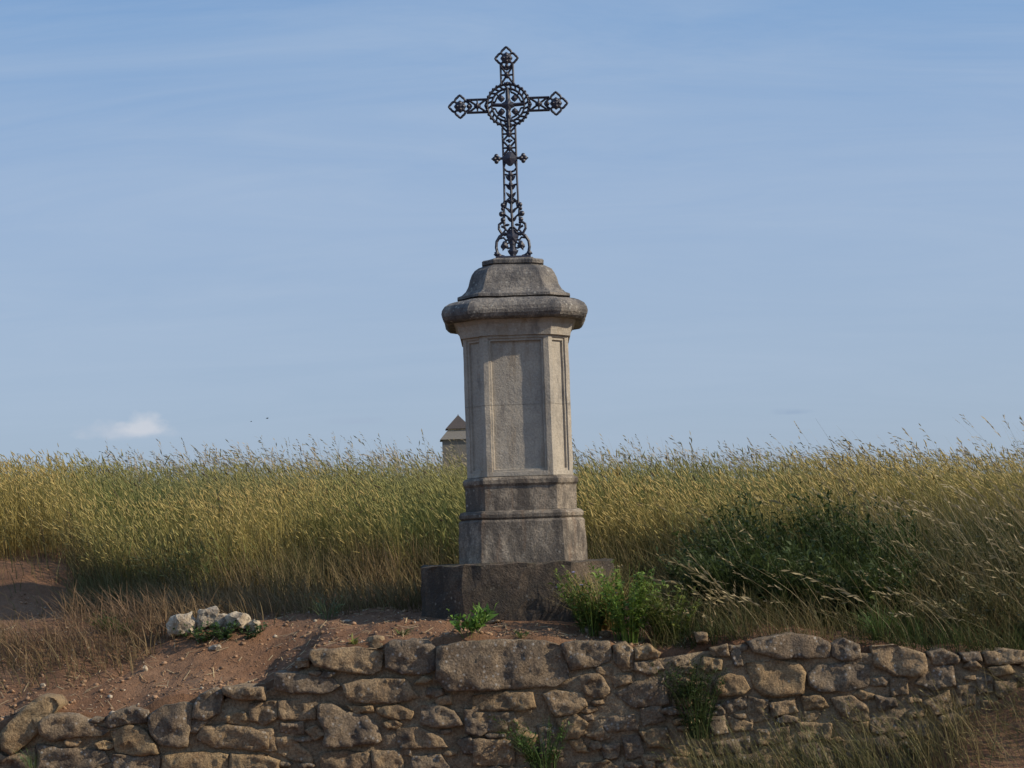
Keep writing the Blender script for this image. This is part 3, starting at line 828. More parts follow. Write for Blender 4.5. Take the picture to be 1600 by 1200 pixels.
# ring with a beaded edge
ring = Iron()
ring.ribbon(arc(0, VC, 32.5, 0, 351, 40), 2.8, True).ribbon(arc(0, VC, 25.5, 0, 351, 40), 2.4, True)
for k in range(30):
    a = 6.2832 * k / 30; ring.disc(33.8 * math.cos(a), VC + 33.8 * math.sin(a), 1.9, n=8)
for k in range(24):
    a0 = 360 * k / 24; ring.ribbon([(25.5 * math.cos(R(a0)), VC + 25.5 * math.sin(R(a0))), (32.5 * math.cos(R(a0 + 9)), VC + 32.5 * math.sin(R(a0 + 9)))], 2.2)
ring.done('ring')
ic = Iron()
ic.ribbon([(0, VC + 27), (0, VC - 40)], 5.5, thick=0.018).ribbon([(-26, VC + 1), (-8, VC), (8, VC), (26, VC + 1)], 4.0, thick=0.018)
ic.disc(0, VC, 8.5, 4, 0.22, 24, 0.022).disc(0, VC - 16, 4, 0, 0, 10, 0.02, sq=2.2)
ic.done('inner_cross')
for k in range(4):
    ray_ = Iron()
    a = R(45 + 90 * k); c_, s_ = math.cos(a), math.sin(a)
    ray_.disc(14.5 * c_, VC + 14.5 * s_, 4.4, 4, 0.18, 12)
    ray_.ribbon([(10 * c_, VC + 10 * s_), (25 * c_, VC + 25 * s_)], 1.8)
    for d in (-1, 1):
        ray_.ribbon(arc(0, VC, 20.5, 45 + 90 * k + d * 4, 45 + 90 * k + d * 30, 5), 2.0)
        ray_.ribbon([(20.5 * math.cos(a + d * R(30)), VC + 20.5 * math.sin(a + d * R(30))), (25.5 * math.cos(a + d * R(34)), VC + 25.5 * math.sin(a + d * R(34)))], 2.0)
    ray_.done('ray_tracery')


def lattice(name, u0, v0, u1, v1, half, units):
    """crossing vine tracery filling the space between two rails"""
    I_ = Iron(); du, dv = (u1 - u0) / units, (v1 - v0) / units; L = math.hypot(du, dv); ax = (du / L, dv / L); pr = (-ax[1], ax[0])
    for k in range(units):
        cu, cv_ = u0 + du * (k + 0.5), v0 + dv * (k + 0.5)
        at = lambda s, t: (cu + ax[0] * s * L + pr[0] * t * half, cv_ + ax[1] * s * L + pr[1] * t * half)
        for t in (-1, 1):
            I_.ribbon([at(-0.5, t), at(-0.28, t * 0.55), at(0, 0), at(0.28, -t * 0.55), at(0.5, -t)], 2.3)
            I_.ribbon([at(0, t), at(0, t * 0.3)], 2.0)
        I_.disc(cu, cv_, 4.2, 4, 0.25, 16, 0.017, rot=math.atan2(ax[1], ax[0]))
        I_.ribbon([at(-0.5, -0.5), at(-0.42, 0), at(-0.5, 0.5)], 2.0)
        I_.disc(*at(-0.5, 0), 2.8, n=10)
    I_.disc(u1, v1, 2.8, n=10)
    return I_.done(name)


lattice('shaft_tracery', 0, 163, 0, 207, 10, 2)
lattice('top_tracery', 0, VC + 33, 0, VC + 61, 9.5, 1)
for s in (-1, 1): lattice('arm_tracery', s * 34, VC, s * 62, VC, 10, 1)


def finial(u, v, ang):
    I_ = Iron(); pts = []
    for i in range(48):
        a = 6.2832 * i / 48; k = abs(math.cos(2 * a)); rr_ = 11.6 + 3.6 * k ** 0.9 + 2.4 * max(0, (k - 0.93) / 0.07)
        pts.append((u + rr_ * math.cos(a), v + rr_ * math.sin(a)))
    I_.ribbon(pts, 2.7, True)
    for k in range(4):
        a = R(45 + 90 * k); I_.ribbon([(u + 6 * math.cos(a), v + 6 * math.sin(a)), (u + 11 * math.cos(a), v + 11 * math.sin(a))], 2.4)
    f_ = I_.done('finial')
    r_ = Iron().disc(u, v, 8.0, 8, 0.10, 32, 0.02)
    for k in range(4): r_.disc(u + 4.5 * math.cos(R(90 * k)), v + 4.5 * math.sin(R(90 * k)), 3.6, n=10, thick=0.022)
    r_.done('rosette', f_)


finial(0, VC + 73, 0); finial(75, VC, 0); finial(-75, VC, 0)
# knot with two small trefoil crosses
kn = Iron().disc(0, 157, 9.5, 4, 0.10, 20, 0.02)
for s in (-1, 1): kn.ribbon([(s * 7, 152), (s * 10, 143), (s * 6, 138), (0, 136)], 2.2)
kn.done('knot')
for s in (-1, 1):
    b_ = Iron().ribbon([(s * 8, 158), (s * 21, 157.5)], 3.0)
    for (a, c) in ((17.5, 0), (24, 0), (21, 4.2), (21, -4.2)): b_.disc(s * a, 157.5 + c, 3.2, n=10)
    b_.leaf(s * 24, 157.5, 0 if s > 0 else math.pi, 5, 3.2); b_.done('trefoil')
# vine climbing between the lower rails
vine = Iron().ribbon([(0, 40), (0.5, 60), (-0.5, 80), (0.6, 100), (0, 120), (0, 138)], 3.4, thick=0.015)
for v in (58, 72, 96, 108, 122):
    for s in (-1, 1): vine.leaf(0, v, R(90 - s * 42), 11.5, 4.6)
for v in (90, 116, 132):
    vine.disc(0, v, 3.6, 3, 0.2, 12)
    for s in (-1, 1): vine.ribbon([(0, v - 4), (s * 5, v), (s * 10, v + 1)], 2.0)
vine.ribbon(arc(0, 86, 6.5, 150, 30, 8), 2.0); vine.ribbon([(-9, 82), (-7, 92), (0, 98), (7, 92), (9, 82)], 2.0)
vine.done('vine')
# foot: bumps, small scrolls, big scrolls and a palmette
for s in (-1, 1):
    e_ = Iron().ribbon([(s * 11, 90), (s * 12.5, 80), (s * 11.5, 70), (s * 13, 62), (s * 12, 56)], 3.0)
    for (a, v, r_) in ((13.5, 85, 3.3), (14, 79, 2.6), (16, 71, 3.8), (14, 62, 3.6)): e_.disc(s * a, v, r_, n=10)
    for v in (68, 80): e_.ribbon([(s * 12, v + 3), (s * 6, v - 2), (0, v - 8)], 2.0)
    e_.done('side_crocket')
    sc_ = Iron().ribbon([(s * 11, 57), (s * 16, 58), (s * 20.5, 54.5), (s * 21, 48), (s * 17, 41), (s * 12, 38), (s * 7, 41), (s * 3, 46)], 3.0)
    sc_.ribbon([(s * 17, 52), (s * 13, 50), (s * 8, 44), (s * 2, 50)], 2.6); sc_.ribbon([(s * 13, 55), (s * 10, 47), (s * 14, 42)], 2.2)
    sc_.leaf(s * 4, 54, R(90 - s * 95), 9, 4); sc_.done('small_scroll')
    bs = Iron().ribbon([(s * 7, 40), (s * 14, 40), (s * 20, 36), (s * 25, 28), (s * 26, 19), (s * 24.5, 11), (s * 21, 6), (s * 14, 4)], 3.6)
    bs.disc(s * 25.5, 9, 3.6, 5, 0.15, 15).disc(s * 21.5, 6, 3.2, n=10).leaf(s * 24, 9, R(90 - s * 100), 6.5, 3.4)
    bs.ribbon([(s * 20, 33), (s * 14, 34), (s * 10, 29), (s * 11, 24)], 2.2).disc(s * 13, 22, 5.2, 3, 0.22, 15, rot=R(90)).leaf(s * 12, 26, R(-90 + s * 18), 13, 6)
    bs.ribbon([(s * 10, 24), (s * 5, 26), (0, 22)], 2.0).ribbon([(s * 9, 17), (s * 4, 18), (0, 15)], 2.0)
    bs.done('foot_scroll')
pal = Iron().ribbon([(0, 2), (0, 46)], 7.5, thick=0.018).disc(0, 34, 8.5, 5, 0.15, 20, 0.02, rot=R(90)).disc(0, 12, 6.5, 4, 0.15, 16, 0.02).disc(0, 24, 5, n=12)
for s in (-1, 1):
    pal.leaf(0, 34, R(90 - s * 55), 13, 5).leaf(0, 30, R(90 - s * 88), 11, 4).leaf(0, 4, R(90 - s * 40), 13, 4)
pal.done('palmette')
Iron().ribbon([(-27.5, 2.2), (27.5, 2.2)], 4.6, thick=0.03).done('foot_bar')

# ------------------------------------------------------------------ far dovecote beyond the crest
DY = 200.0
dc = pix(717, 690, DY); sc_d = 1 / F_PX * (dc - Vector((0, CAM_Y, EYE))).length * 1.0
gz = float(ground_z(dc.x, DY))
dov = empty('dovecote', (dc.x, DY, gz), 'distant square stone dovecote with a two-tiered dark roof beyond the field', 'building')
zz = lambda y: pix(717, y, DY).z


def frust(name, half0, z0, half1, z1, mat, rot=R(3), cap=True, base=True):
    bm = bmesh.new(); r0 = []; r1 = []
    for k in range(4):
        a = rot + R(45 + 90 * k); q = math.sqrt(2)
        r0.append(bm.verts.new((dc.x + half0 * q * math.cos(a), DY + half0 * q * math.sin(a), z0)))
        r1.append(bm.verts.new((dc.x + half1 * q * math.cos(a), DY + half1 * q * math.sin(a), z1)))
    for k in range(4): bm.faces.new((r0[k], r0[(k + 1) % 4], r1[(k + 1) % 4], r1[k]))
    if base: bm.faces.new(list(reversed(r0)))
    if cap: bm.faces.new(r1)
    return from_bm(name, bm, mat, dov)


kf = sc_d / (math.sqrt(2) * math.cos(R(45 - 3)))
frust('wall', 27 * kf, gz - 0.3, 27 * kf, zz(688), MAT['house'])
frust('lower_roof', 31 * kf, zz(688) + 0.01, 19 * kf, zz(674), MAT['house'])
frust('louvre_band', 17.5 * kf, zz(674) + 0.005, 17.5 * kf, zz(671), MAT['pale_rock'])
up_roof = frust('upper_roof', 21.5 * kf, zz(671) + 0.01, 0.8 * kf, zz(649), MAT['tile'])
rf_ = frust('roof_finial', 0.7 * kf, zz(649), 0.3 * kf, zz(647), MAT['tile']); rf_.parent = up_roof; rf_.matrix_parent_inverse = Matrix.Identity(4)

# ------------------------------------------------------------------ rocks, pebbles
def rock(name, x, y, z, sx_, sy_, sz_, mat, seed, label=None, cat='stone', group=None, rot=0.0, sub=2, bury=0.3):
    bm = bmesh.new(); bmesh.ops.create_icosphere(bm, subdivisions=sub, radius=1)
    off = Vector((seed * 2.7, seed * 1.9, seed))
    for v in bm.verts:
        c = v.co.copy(); m_ = max(abs(c.x), abs(c.y), abs(c.z)); c = c.lerp(c / m_ * 0.82, 0.62)
        c *= 1 + 0.38 * mnoise.fractal(v.co * 1.3 + off, 1, 2, 3)
        v.co = Vector((c.x * sx_, c.y * sy_, c.z * sz_))
    bmesh.ops.rotate(bm, verts=bm.verts, matrix=Matrix.Rotation(rot, 3, 'Z') @ Matrix.Rotation(random.uniform(-0.25, 0.25), 3, 'Y'))
    me = bpy.data.meshes.new(name); bm.to_mesh(me); bm.free()
    o = link(name, me, mat); o.location = (x, y, z + sz_ * (1 - 2 * bury) if z is not None else 0)
    return tag(o, label, cat, group)


def on_ground(px, py):
    """where the ray through a photo pixel meets the ground behind the wall"""
    d = ray(px, py); t0 = 5.7
    for i in range(4000):
        Y = 5.68 + i * 0.004; tt = (Y - CAM_Y) / d.y; z = EYE + d.z * tt
        if z <= float(ground_z(d.x * tt, Y)): return d.x * tt, Y, z
    tt = (7 - CAM_Y) / d.y; return d.x * tt, 7.0, float(ground_z(d.x * tt, 7.0))


RG = 'pale limestone rocks on the bank'
Yr = 6.55
for k, (px_, py_, w_, h_, dp, lab) in enumerate([
        (284, 962, 40, 34, 0.0, 'largest pale limestone rock at the end of the rock row, beside dry grass'),
        (325, 962, 34, 30, 0.03, 'greyish limestone rock between two paler rocks on the bank'),
        (346, 960, 26, 22, 0.02, 'small grey limestone rock in the middle of the rock row'),
        (371, 962, 32, 26, -0.02, 'creamy squared limestone rock above the leafy plant on the bank'),
        (396, 967, 15, 18, -0.04, 'small cream stone standing at the soil end of the rock row')]):
    p_ = pix(px_, py_, Yr + dp); s_ = (Yr - CAM_Y) / F_PX
    gzz = float(ground_z(p_.x, Yr + dp)); hh = max(h_ * s_ * 0.62, (p_.z + h_ * s_ * 0.5 - gzz) * 0.62)
    o = rock('limestone_rock', p_.x, Yr + dp, None, w_ * s_ * 0.55, w_ * s_ * 0.46, h_ * s_ * 0.56, MAT['pale_rock'], 40 + k, lab, 'rock', None, random.uniform(-.5, .5), 3)
    o.location = (p_.x, Yr + dp, min(p_.z, gzz + h_ * s_ * 0.45))
for k, (px_, py_, w_, h_, mt, lab) in enumerate([
        (335, 1012, 22, 9, 'pale_rock', 'flat cream stone fragment lying in front of the leafy plant'),
        (352, 999, 9, 6, 'pale_rock', 'tiny pale stone beside the leafy plant on bare soil'),
        (585, 1004, 32, 22, 'ochre', 'yellow ochre stone lying on top of the wall beside small leaves'),
        (470, 1037, 16, 12, 'pale_rock', 'rounded pale pebble lying on soil against the wall top'),
        (541, 971, 15, 5, 'pale_rock', 'thin white stone flake on the soil below the grass tuft'),
        (226, 1045, 8, 10, 'pale_rock', 'upright cream pebble on the bare reddish slope'),
        (66, 1072, 8, 9, 'pale_rock', 'white pebble low on the reddish slope near the leaning slab'),
        (768, 972, 30, 5, 'ochre', 'thin ochre stone chip at the foot of the plinth'),
        (920, 985, 22, 12, 'pale_rock', 'grey pale stone under the flowering plant on the wall'),
        (945, 990, 18, 11, 'ochre', 'small brown stone under the flowering plant on the wall')]):
    x_, y_, z_ = on_ground(px_, py_ + h_ * 0.5); s_ = (y_ - CAM_Y) / F_PX
    rock('loose_stone', x_, y_ + 0.02, z_, w_ * s_ * 0.52, w_ * s_ * 0.4, h_ * s_ * 0.6, MAT['pale_rock'] if mt == 'pale_rock' else WALL_M[2], 70 + k, lab, 'stone', None, random.uniform(-.4, .4), 2, 0.15)

# gravel scattered over the bare soil: too many to count
gv, gt, gc = [], [], []
ico = bmesh.new(); bmesh.ops.create_icosphere(ico, subdivisions=1, radius=1)
iv = np.array([v.co for v in ico.verts]); it = np.array([[v.index for v in f.verts] for f in ico.faces]); ico.free()
G = Geo(); npb = 5200
pxs = rng.uniform(-3.9, 1.3, npb); pys = 5.7 + 2.0 * rng.random(npb) ** 1.5
size = 0.003 + 0.016 * rng.random(npb) ** 7 + 0.005 * rng.random(npb)
pzs = ground_z(pxs, pys)
keep = (np.hypot(pxs - PX, pys - PYC) > 0.75)
for x_, y_, z_, s_ in zip(pxs[keep], pys[keep], pzs[keep], size[keep]):
    q = iv * (0.5 + 0.9 * rng.random((len(iv), 1))) * np.array([1, 0.8, 0.6]) * s_
    a = rng.uniform(0, 6.28); q = np.stack([q[:, 0] * math.cos(a) - q[:, 1] * math.sin(a), q[:, 0] * math.sin(a) + q[:, 1] * math.cos(a), q[:, 2]], -1)
    tone = np.array([0.30, 0.185, 0.11]) * rng.uniform(0.5, 1.25) if rng.random() < 0.93 else np.array([0.46, 0.38, 0.28]) * rng.uniform(0.7, 1.1)
    G.add(q + np.array([x_, y_, z_ + s_ * 0.2]), T=it, C=tone)
m, N = new_mat('gravel'); MAT['gravel'] = finish(m, N, N.n('ShaderNodeAttribute', attribute_name='col').outputs['Color'], 0.95)
ns = 900                                                    # dead straw and stalks lying among the stones
sx_ = rng.uniform(-3.9, 1.2, ns); sy_ = 5.72 + 1.6 * rng.random(ns) ** 1.3; a_ = rng.uniform(0, 6.283, ns); L_ = rng.uniform(0.02, 0.11, ns)
ok = np.hypot(sx_ - PX, sy_ - PYC) > 0.8; sx_, sy_, a_, L_ = sx_[ok], sy_[ok], a_[ok], L_[ok]
ex, ey = sx_ + np.cos(a_) * L_, sy_ + np.sin(a_) * L_; dx, dy = -np.sin(a_) * 0.0022, np.cos(a_) * 0.0022
q0 = np.stack([sx_, sy_, ground_z(sx_, sy_) + 0.006], -1); q1 = np.stack([ex, ey, ground_z(ex, np.maximum(ey, 5.7)) + 0.010], -1); dd_ = np.stack([dx, dy, dx * 0 + 0.001], -1)
G.add(np.stack([q0 - dd_, q0 + dd_, q1 + dd_, q1 - dd_], 1), Q=np.arange(len(sx_) * 4).reshape(-1, 4), C=np.repeat(lerp_c((0.24, 0.16, 0.09), (0.48, 0.38, 0.22), rng.random(len(sx_))), 4, 0))
tag(link('gravel', G.mesh('gravel'), MAT['gravel']), 'small stones, chips and dead straw scattered over the reddish bare soil', 'gravel', kind='stuff')

# ------------------------------------------------------------------ grasses
def blades(G, root, h, lean, w, C0, C1, nseg=3, droop=2.0, face=None):
    """root (n,3); h (n,), lean (n,2) horizontal travel of the tip; w (n,); C0/C1 (n,3) foot and tip colours. returns tips and tip tangents"""
    n = len(root); t = np.linspace(0, 1, nseg + 1)
    up = t[None, :] * (1 - 0.12 * t[None, :] ** 2 * np.minimum(2.5, np.hypot(lean[:, 0], lean[:, 1]) / np.maximum(h, 1e-3))[:, None])
    P = root[:, None, :] + np.zeros((n, nseg + 1, 3))
    P[:, :, 2] += h[:, None] * up
    P[:, :, :2] += lean[:, None, :] * (t[None, :, None] ** droop)
    ang = rng.uniform(0, np.pi, n) if face is None else face
    side = np.stack([np.cos(ang), np.sin(ang), np.zeros(n)], -1)
    ww = w[:, None] * (1 - t[None, :] ** 2 * 0.85) * 0.5
    V = np.stack([P - side[:, None] * ww[..., None], P + side[:, None] * ww[..., None]], 2)      # n, s+1, 2, 3
    Cc = C0[:, None, None, :] + (C1 - C0)[:, None, None, :] * t[None, :, None, None] + np.zeros((1, 1, 2, 1))
    base = (np.arange(n) * (nseg + 1) * 2)[:, None] + (np.arange(nseg) * 2)[None]
    Q = np.stack([base, base + 1, base + 3, base + 2], -1)
    G.add(V.reshape(-1, 3), Q=Q, C=Cc.reshape(-1, 3))
    tip = P[:, -1]; tan = P[:, -1] - P[:, -2]; tan /= np.linalg.norm(tan, axis=1, keepdims=True) + 1e-9
    return tip, tan


def spikes(G, base, d, L, r, C):
    """cereal ears: three-sided spindles along direction d"""
    n = len(base); up = np.array([0.13, 0.31, 0.94]); e1 = np.cross(d, up); e1 /= np.linalg.norm(e1, axis=1, keepdims=True) + 1e-9; e2 = np.cross(d, e1)
    V = np.zeros((n, 8, 3))
    V[:, 0] = base; V[:, 7] = base + d * L[:, None]
    for k in range(3):
        a = 2.0944 * k
        o = (e1 * math.cos(a) + e2 * math.sin(a)) * r[:, None]
        V[:, 1 + k] = base + d * (L * 0.3)[:, None] + o; V[:, 4 + k] = base + d * (L * 0.72)[:, None] + o * 0.8
    tr = []
    for k in range(3):
        j = (k + 1) % 3; tr += [(0, 1 + j, 1 + k), (1 + k, 1 + j, 4 + j), (1 + k, 4 + j, 4 + k), (4 + k, 4 + j, 7)]
    T = np.array(tr)[None] + (np.arange(n) * 8)[:, None, None]
    G.add(V.reshape(-1, 3), T=T.reshape(-1, 3), C=np.repeat(C, 8, 0))


def panicles(G, tip, tan, L, C, k=7, droop=0.5, wind=(-0.6, 0.0)):
    """loose oat-like heads: thin spikelets hanging off the last stretch of the stem"""
    n = len(tip); fr = np.linspace(0.0, 1.0, k)
    for i in range(k):
        b = tip - tan * (L * (1 - fr[i]))[:, None]
        out = rng.normal(0, 0.35, (n, 3)); out[:, 0] += wind[0]; out[:, 1] += wind[1]; out[:, 2] -= droop - 0.35 + rng.normal(0, 0.2, n)
        out += tan * 1.1
        out /= np.linalg.norm(out, axis=1, keepdims=True)
        l = L * rng.uniform(0.22, 0.42, n); sd = np.cross(out, rng.normal(0, 1, (n, 3))); sd /= np.linalg.norm(sd, axis=1, keepdims=True) + 1e-9
        w = L * 0.035
        V = np.stack([b, b + out * (l * 0.6)[:, None] + sd * w[:, None], b + out * l[:, None], b + out * (l * 0.6)[:, None] - sd * w[:, None]], 1)
        Q = np.arange(n * 4).reshape(n, 4)
        G.add(V.reshape(-1, 3), Q=Q, C=np.repeat(C * rng.uniform(0.8, 1.2, (n, 1)), 4, 0))




def scatter(n, fx, fy):
    x = fx(n); y = fy(n); return x, y


# --- the cereal crop
def crop_field():
    n = 96000
    y = 7.8 + 10.0 * rng.random(n) ** 1.25
    x = rng.uniform(-1, 1, n) * (0.30 * (y - CAM_Y) + 2.2)
    front = 8.1 + 0.55 * (1 - sstep(-3.9, -3.0, x)) + 1.0 * (fbm(x * 1.3, x * 0 + 3.3) - 0.45) * 2 + 0.9 * sstep(1.6, 3.6, x)
    keep = y > front
    # lodged gaps
    keep &= (fbm(x * 1.5 + 3, y * 1.2, 3) + rng.random(n) * 0.45) > 0.50
    x, y, front = x[keep], y[keep], front[keep]; n = len(x)
    z = ground_z(x, y); root = np.stack([x, y, z], -1)
    tone = np.clip((fbm(x * 0.9 + 9, y * 0.8 + 2, 4) - 0.30) * 3.0 + rng.normal(0, 0.16, n), 0, 1)      # 0 green .. 1 ripe
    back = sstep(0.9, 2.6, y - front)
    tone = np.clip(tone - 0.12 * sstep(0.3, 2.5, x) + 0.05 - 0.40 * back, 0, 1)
    h = (0.54 + 0.26 * fbm(x * 1.1, y * 1.1) + rng.normal(0, 0.075, n)) * (1 - 0.08 * sstep(12, 15, y))
    h = np.clip(h, 0.3, 1.0)
    wind = 0.05 + 0.14 * fbm(x * 0.4 + 4, y * 0.4) + 0.05 * sstep(10, 15, y)
    lean = np.stack([-wind + rng.normal(0, 0.10 + 0.08 * back, n), rng.normal(0, 0.09 + 0.06 * back, n)], -1)
    sz_ = (1 + 0.25 * sstep(10, 17, y)) * rng.uniform(0.6, 1.25, n)
    h = h * (1 - 0.6 * (1 - sstep(0.0, 0.9, y - front)) * rng.random(n)); far = sstep(10.5, 14, y)[:, None]
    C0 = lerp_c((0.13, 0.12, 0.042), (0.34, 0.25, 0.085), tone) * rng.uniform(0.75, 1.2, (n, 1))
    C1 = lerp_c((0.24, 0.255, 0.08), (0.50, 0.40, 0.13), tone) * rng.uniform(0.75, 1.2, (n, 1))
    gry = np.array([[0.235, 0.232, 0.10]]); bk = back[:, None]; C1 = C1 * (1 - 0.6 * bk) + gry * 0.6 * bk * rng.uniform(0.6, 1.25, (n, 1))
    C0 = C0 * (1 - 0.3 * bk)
    dk = rng.random(n) < 0.012; C0[dk] = (0.05, 0.04, 0.025); C1[dk] = (0.075, 0.055, 0.035); h = h * np.where(dk, 1.12, 1.0)
    G = Geo()
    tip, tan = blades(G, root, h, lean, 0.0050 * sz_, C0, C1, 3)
    ear = rng.random(n) < 0.85 - 0.5 * back
    eC = lerp_c((0.27, 0.27, 0.09), (0.50, 0.385, 0.145), np.clip(tone + 0.12, 0, 1)) * rng.uniform(0.7, 1.2, (n, 1))
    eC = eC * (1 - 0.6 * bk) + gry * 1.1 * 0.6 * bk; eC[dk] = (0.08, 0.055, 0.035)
    dd = tan + np.stack([-0.32 + rng.normal(0, 0.36, n), rng.normal(0, 0.3, n), rng.normal(0, 0.28, n)], -1); dd /= np.linalg.norm(dd, axis=1, keepdims=True)
    spikes(G, tip[ear], dd[ear], rng.uniform(0.04, 0.095, ear.sum()), 0.0052 * sz_[ear], eC[ear])
    for frac in (0.35, 0.6):
        lr = root.copy(); lr[:, :2] += lean * frac ** 2; lr[:, 2] += h * frac
        s = rng.random(n) < 0.72
        ll = rng.normal(0, 0.11, (n, 2)); ll[:, 0] -= 0.05
        lc = lerp_c((0.13, 0.16, 0.05), (0.38, 0.30, 0.10), np.clip(tone - 0.2, 0, 1)) * rng.uniform(0.7, 1.2, (n, 1))
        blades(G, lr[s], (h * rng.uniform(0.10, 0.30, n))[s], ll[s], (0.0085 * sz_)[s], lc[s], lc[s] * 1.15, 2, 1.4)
    return link('cereal_crop', G.mesh('cereal_crop'), MAT['grass'])


tag(crop_field(), 'ripening yellow green cereal crop covering the rising field', 'crop', kind='stuff')


# --- wild oats on the skyline
def skyline():
    G = Geo(); n = 4200
    y = rng.uniform(12.5, 17.2, n); x = rng.uniform(-1, 1, n) * (0.30 * (y - CAM_Y) + 2.2)
    k = 0.53 * x / (0.285 * (y - CAM_Y))
    dens = 0.25 + 0.75 * sstep(-0.46, -0.34, k)
    dens = dens * (0.45 + 1.1 * fbm(x * 0.9, y * 0.3 + 7, 3))
    keep = rng.random(n) < dens; x, y, k = x[keep], y[keep], k[keep]; n = len(x)
    root = np.stack([x, y, ground_z(x, y)], -1)
    right = sstep(0.18, 0.4, k)
    h = 0.68 + 0.22 * rng.random(n) + 0.05 * right + 0.05 * sstep(-0.40, -0.25, k)
    h += (rng.random(n) < 0.25) * rng.uniform(0.0, 0.20, n) + (rng.random(n) < 0.03 * right) * 0.15
    lean = np.stack([-(0.05 + 0.36 * rng.random(n) ** 1.4 + 0.22 * right) + 0.12 * (rng.random(n) < 0.15), rng.normal(0, 0.10, n)], -1)
    tone = rng.random(n); C = lerp_c((0.27, 0.235, 0.13), (0.42, 0.33, 0.23), tone)
    tip, tan = blades(G, root, h, lean, rng.uniform(0.0028, 0.005, n), C * 0.8, C, 7, 3.0)
    hd = rng.random(n) < 0.7
    panicles(G, tip[hd], tan[hd], rng.uniform(0.08, 0.22, hd.sum()), C[hd], 6, 0.5, (-0.45, 0))
    # a little undergrowth tying the heads to the crop
    return link('skyline_grass', G.mesh('skyline_grass'), MAT['grass'])


tag(skyline(), 'tall wild oat grass with nodding heads along the crest of the field', 'grass', kind='stuff')


# --- dry grass strip at the field edge and on the left mound
def edge_grass():
    G = Geo(); n = 58000
    x = rng.uniform(-6.4, 6.8, n); y = 5.9 + 3.0 * rng.random(n)
    left = -0.0
    # where it grows: behind the plinth line, thicker on the mound, not on the bare soil
    start = np.interp(x, [-5.2, -4.0, -3.5, -3.2, -2.6, -2.2, -1.7, -1.2, -0.7, 0.8, 1.1, 1.6, 5.6], [7.1, 6.9, 6.35, 6.2, 6.35, 6.75, 7.0, 7.05, 7.0, 6.9, 6.0, 5.74, 5.74])
    m_ = y > start + 0.12 * rng.normal(0, 1, n)
    bare = (x < -3.15 - 0.15 * (y - 7)) & (y > 7.25 + 0.2 * (x + 4.5)) & (y < 8.45)           # bare red track on the left
    qx, qy = to_px(x, y, ground_z(x, y)); bare = (qx < 118 - 0.35 * np.abs(qy - 920)) & (qy > 872) & (qy < 1000)
    m_ &= ~(bare & (rng.random(n) < 0.96))
    m_ &= np.hypot(x - PX, y - PYC) > 0.74
    m_ &= (fbm(x * 2 + 2, y * 2, 3) + 0.55 * rng.random(n)) > 0.46 + 0.16 * sstep(1.2, 1.8, x) * sstep(6.0, 6.3, y)
    x, y = x[m_], y[m_]; n = len(x)
    root = np.stack([x, y, ground_z(x, y) - 0.01], -1)
    mound = np.exp(-((x + 3.0) / 0.75) ** 2 - ((y - 6.8) / 0.5) ** 2)
    rt = sstep(0.9, 1.6, x)
    h = 0.10 + 0.16 * rng.random(n) + (0.08 + 0.22 * rng.random(n)) * sstep(7.3, 8.3, y) + 0.05 * mound + rt * (0.04 + 0.16 * rng.random(n)) * sstep(5.75, 6.4, y)
    tone = np.clip(fbm(x * 0.9 + 1, y * 0.9 + 8, 3) * 1.6 - 0.25 + rng.normal(0, 0.2, n), 0, 1)
    C = lerp_c((0.11, 0.12, 0.042), (0.30, 0.205, 0.105), tone) * rng.uniform(0.6, 1.3, (n, 1))
    grn = (0.55 * rt * (rng.random(n) < 0.75))[:, None]; C = C * (1 - grn) + np.array([[0.055, 0.075, 0.026]]) * grn
    C = C * (1 - mound[:, None] * 0.9) + np.array([[0.26, 0.165, 0.10]]) * rng.uniform(0.6, 1.2, (n, 1)) * mound[:, None] * 0.9
    lean = np.stack([-0.07 + rng.normal(0, 0.09, n), rng.normal(0, 0.08, n) - 0.02], -1)
    blades(G, root, h, lean, rng.uniform(0.004, 0.0075, n), C * 0.8, C * 1.1, 3, 1.8)
    n = 9500                                                # fringe hanging over the wall top on the right
    x = rng.uniform(0.85, 6.2, n); y = 5.64 + 0.75 * rng.random(n) ** 1.3
    k = (fbm(x * 3 + 1, y * 3, 3) + 0.5 * rng.random(n)) > 0.50; x, y = x[k], y[k]; n = len(x)
    tn = np.clip(fbm(x * 1.7 + 4, y * 1.7, 3) * 1.7 - 0.4 + rng.normal(0, 0.2, n), 0, 1)
    C = lerp_c((0.055, 0.085, 0.026), (0.25, 0.185, 0.085), tn) * rng.uniform(0.6, 1.25, (n, 1))
    root = np.stack([x, y, ground_z(x, np.maximum(y, 5.68)) - 0.01], -1)
    blades(G, root, 0.05 + 0.20 * rng.random(n) ** 1.5, np.stack([-0.05 + rng.normal(0, 0.09, n), -0.05 + rng.normal(0, 0.06, n)], -1), rng.uniform(0.003, 0.007, n), C * 0.8, C * 1.1, 3, 1.6)
    return link('dry_edge_grass', G.mesh('dry_edge_grass'), MAT['grass'])


tag(edge_grass(), 'short brown dry grass along the edge of the field', 'grass', kind='stuff')


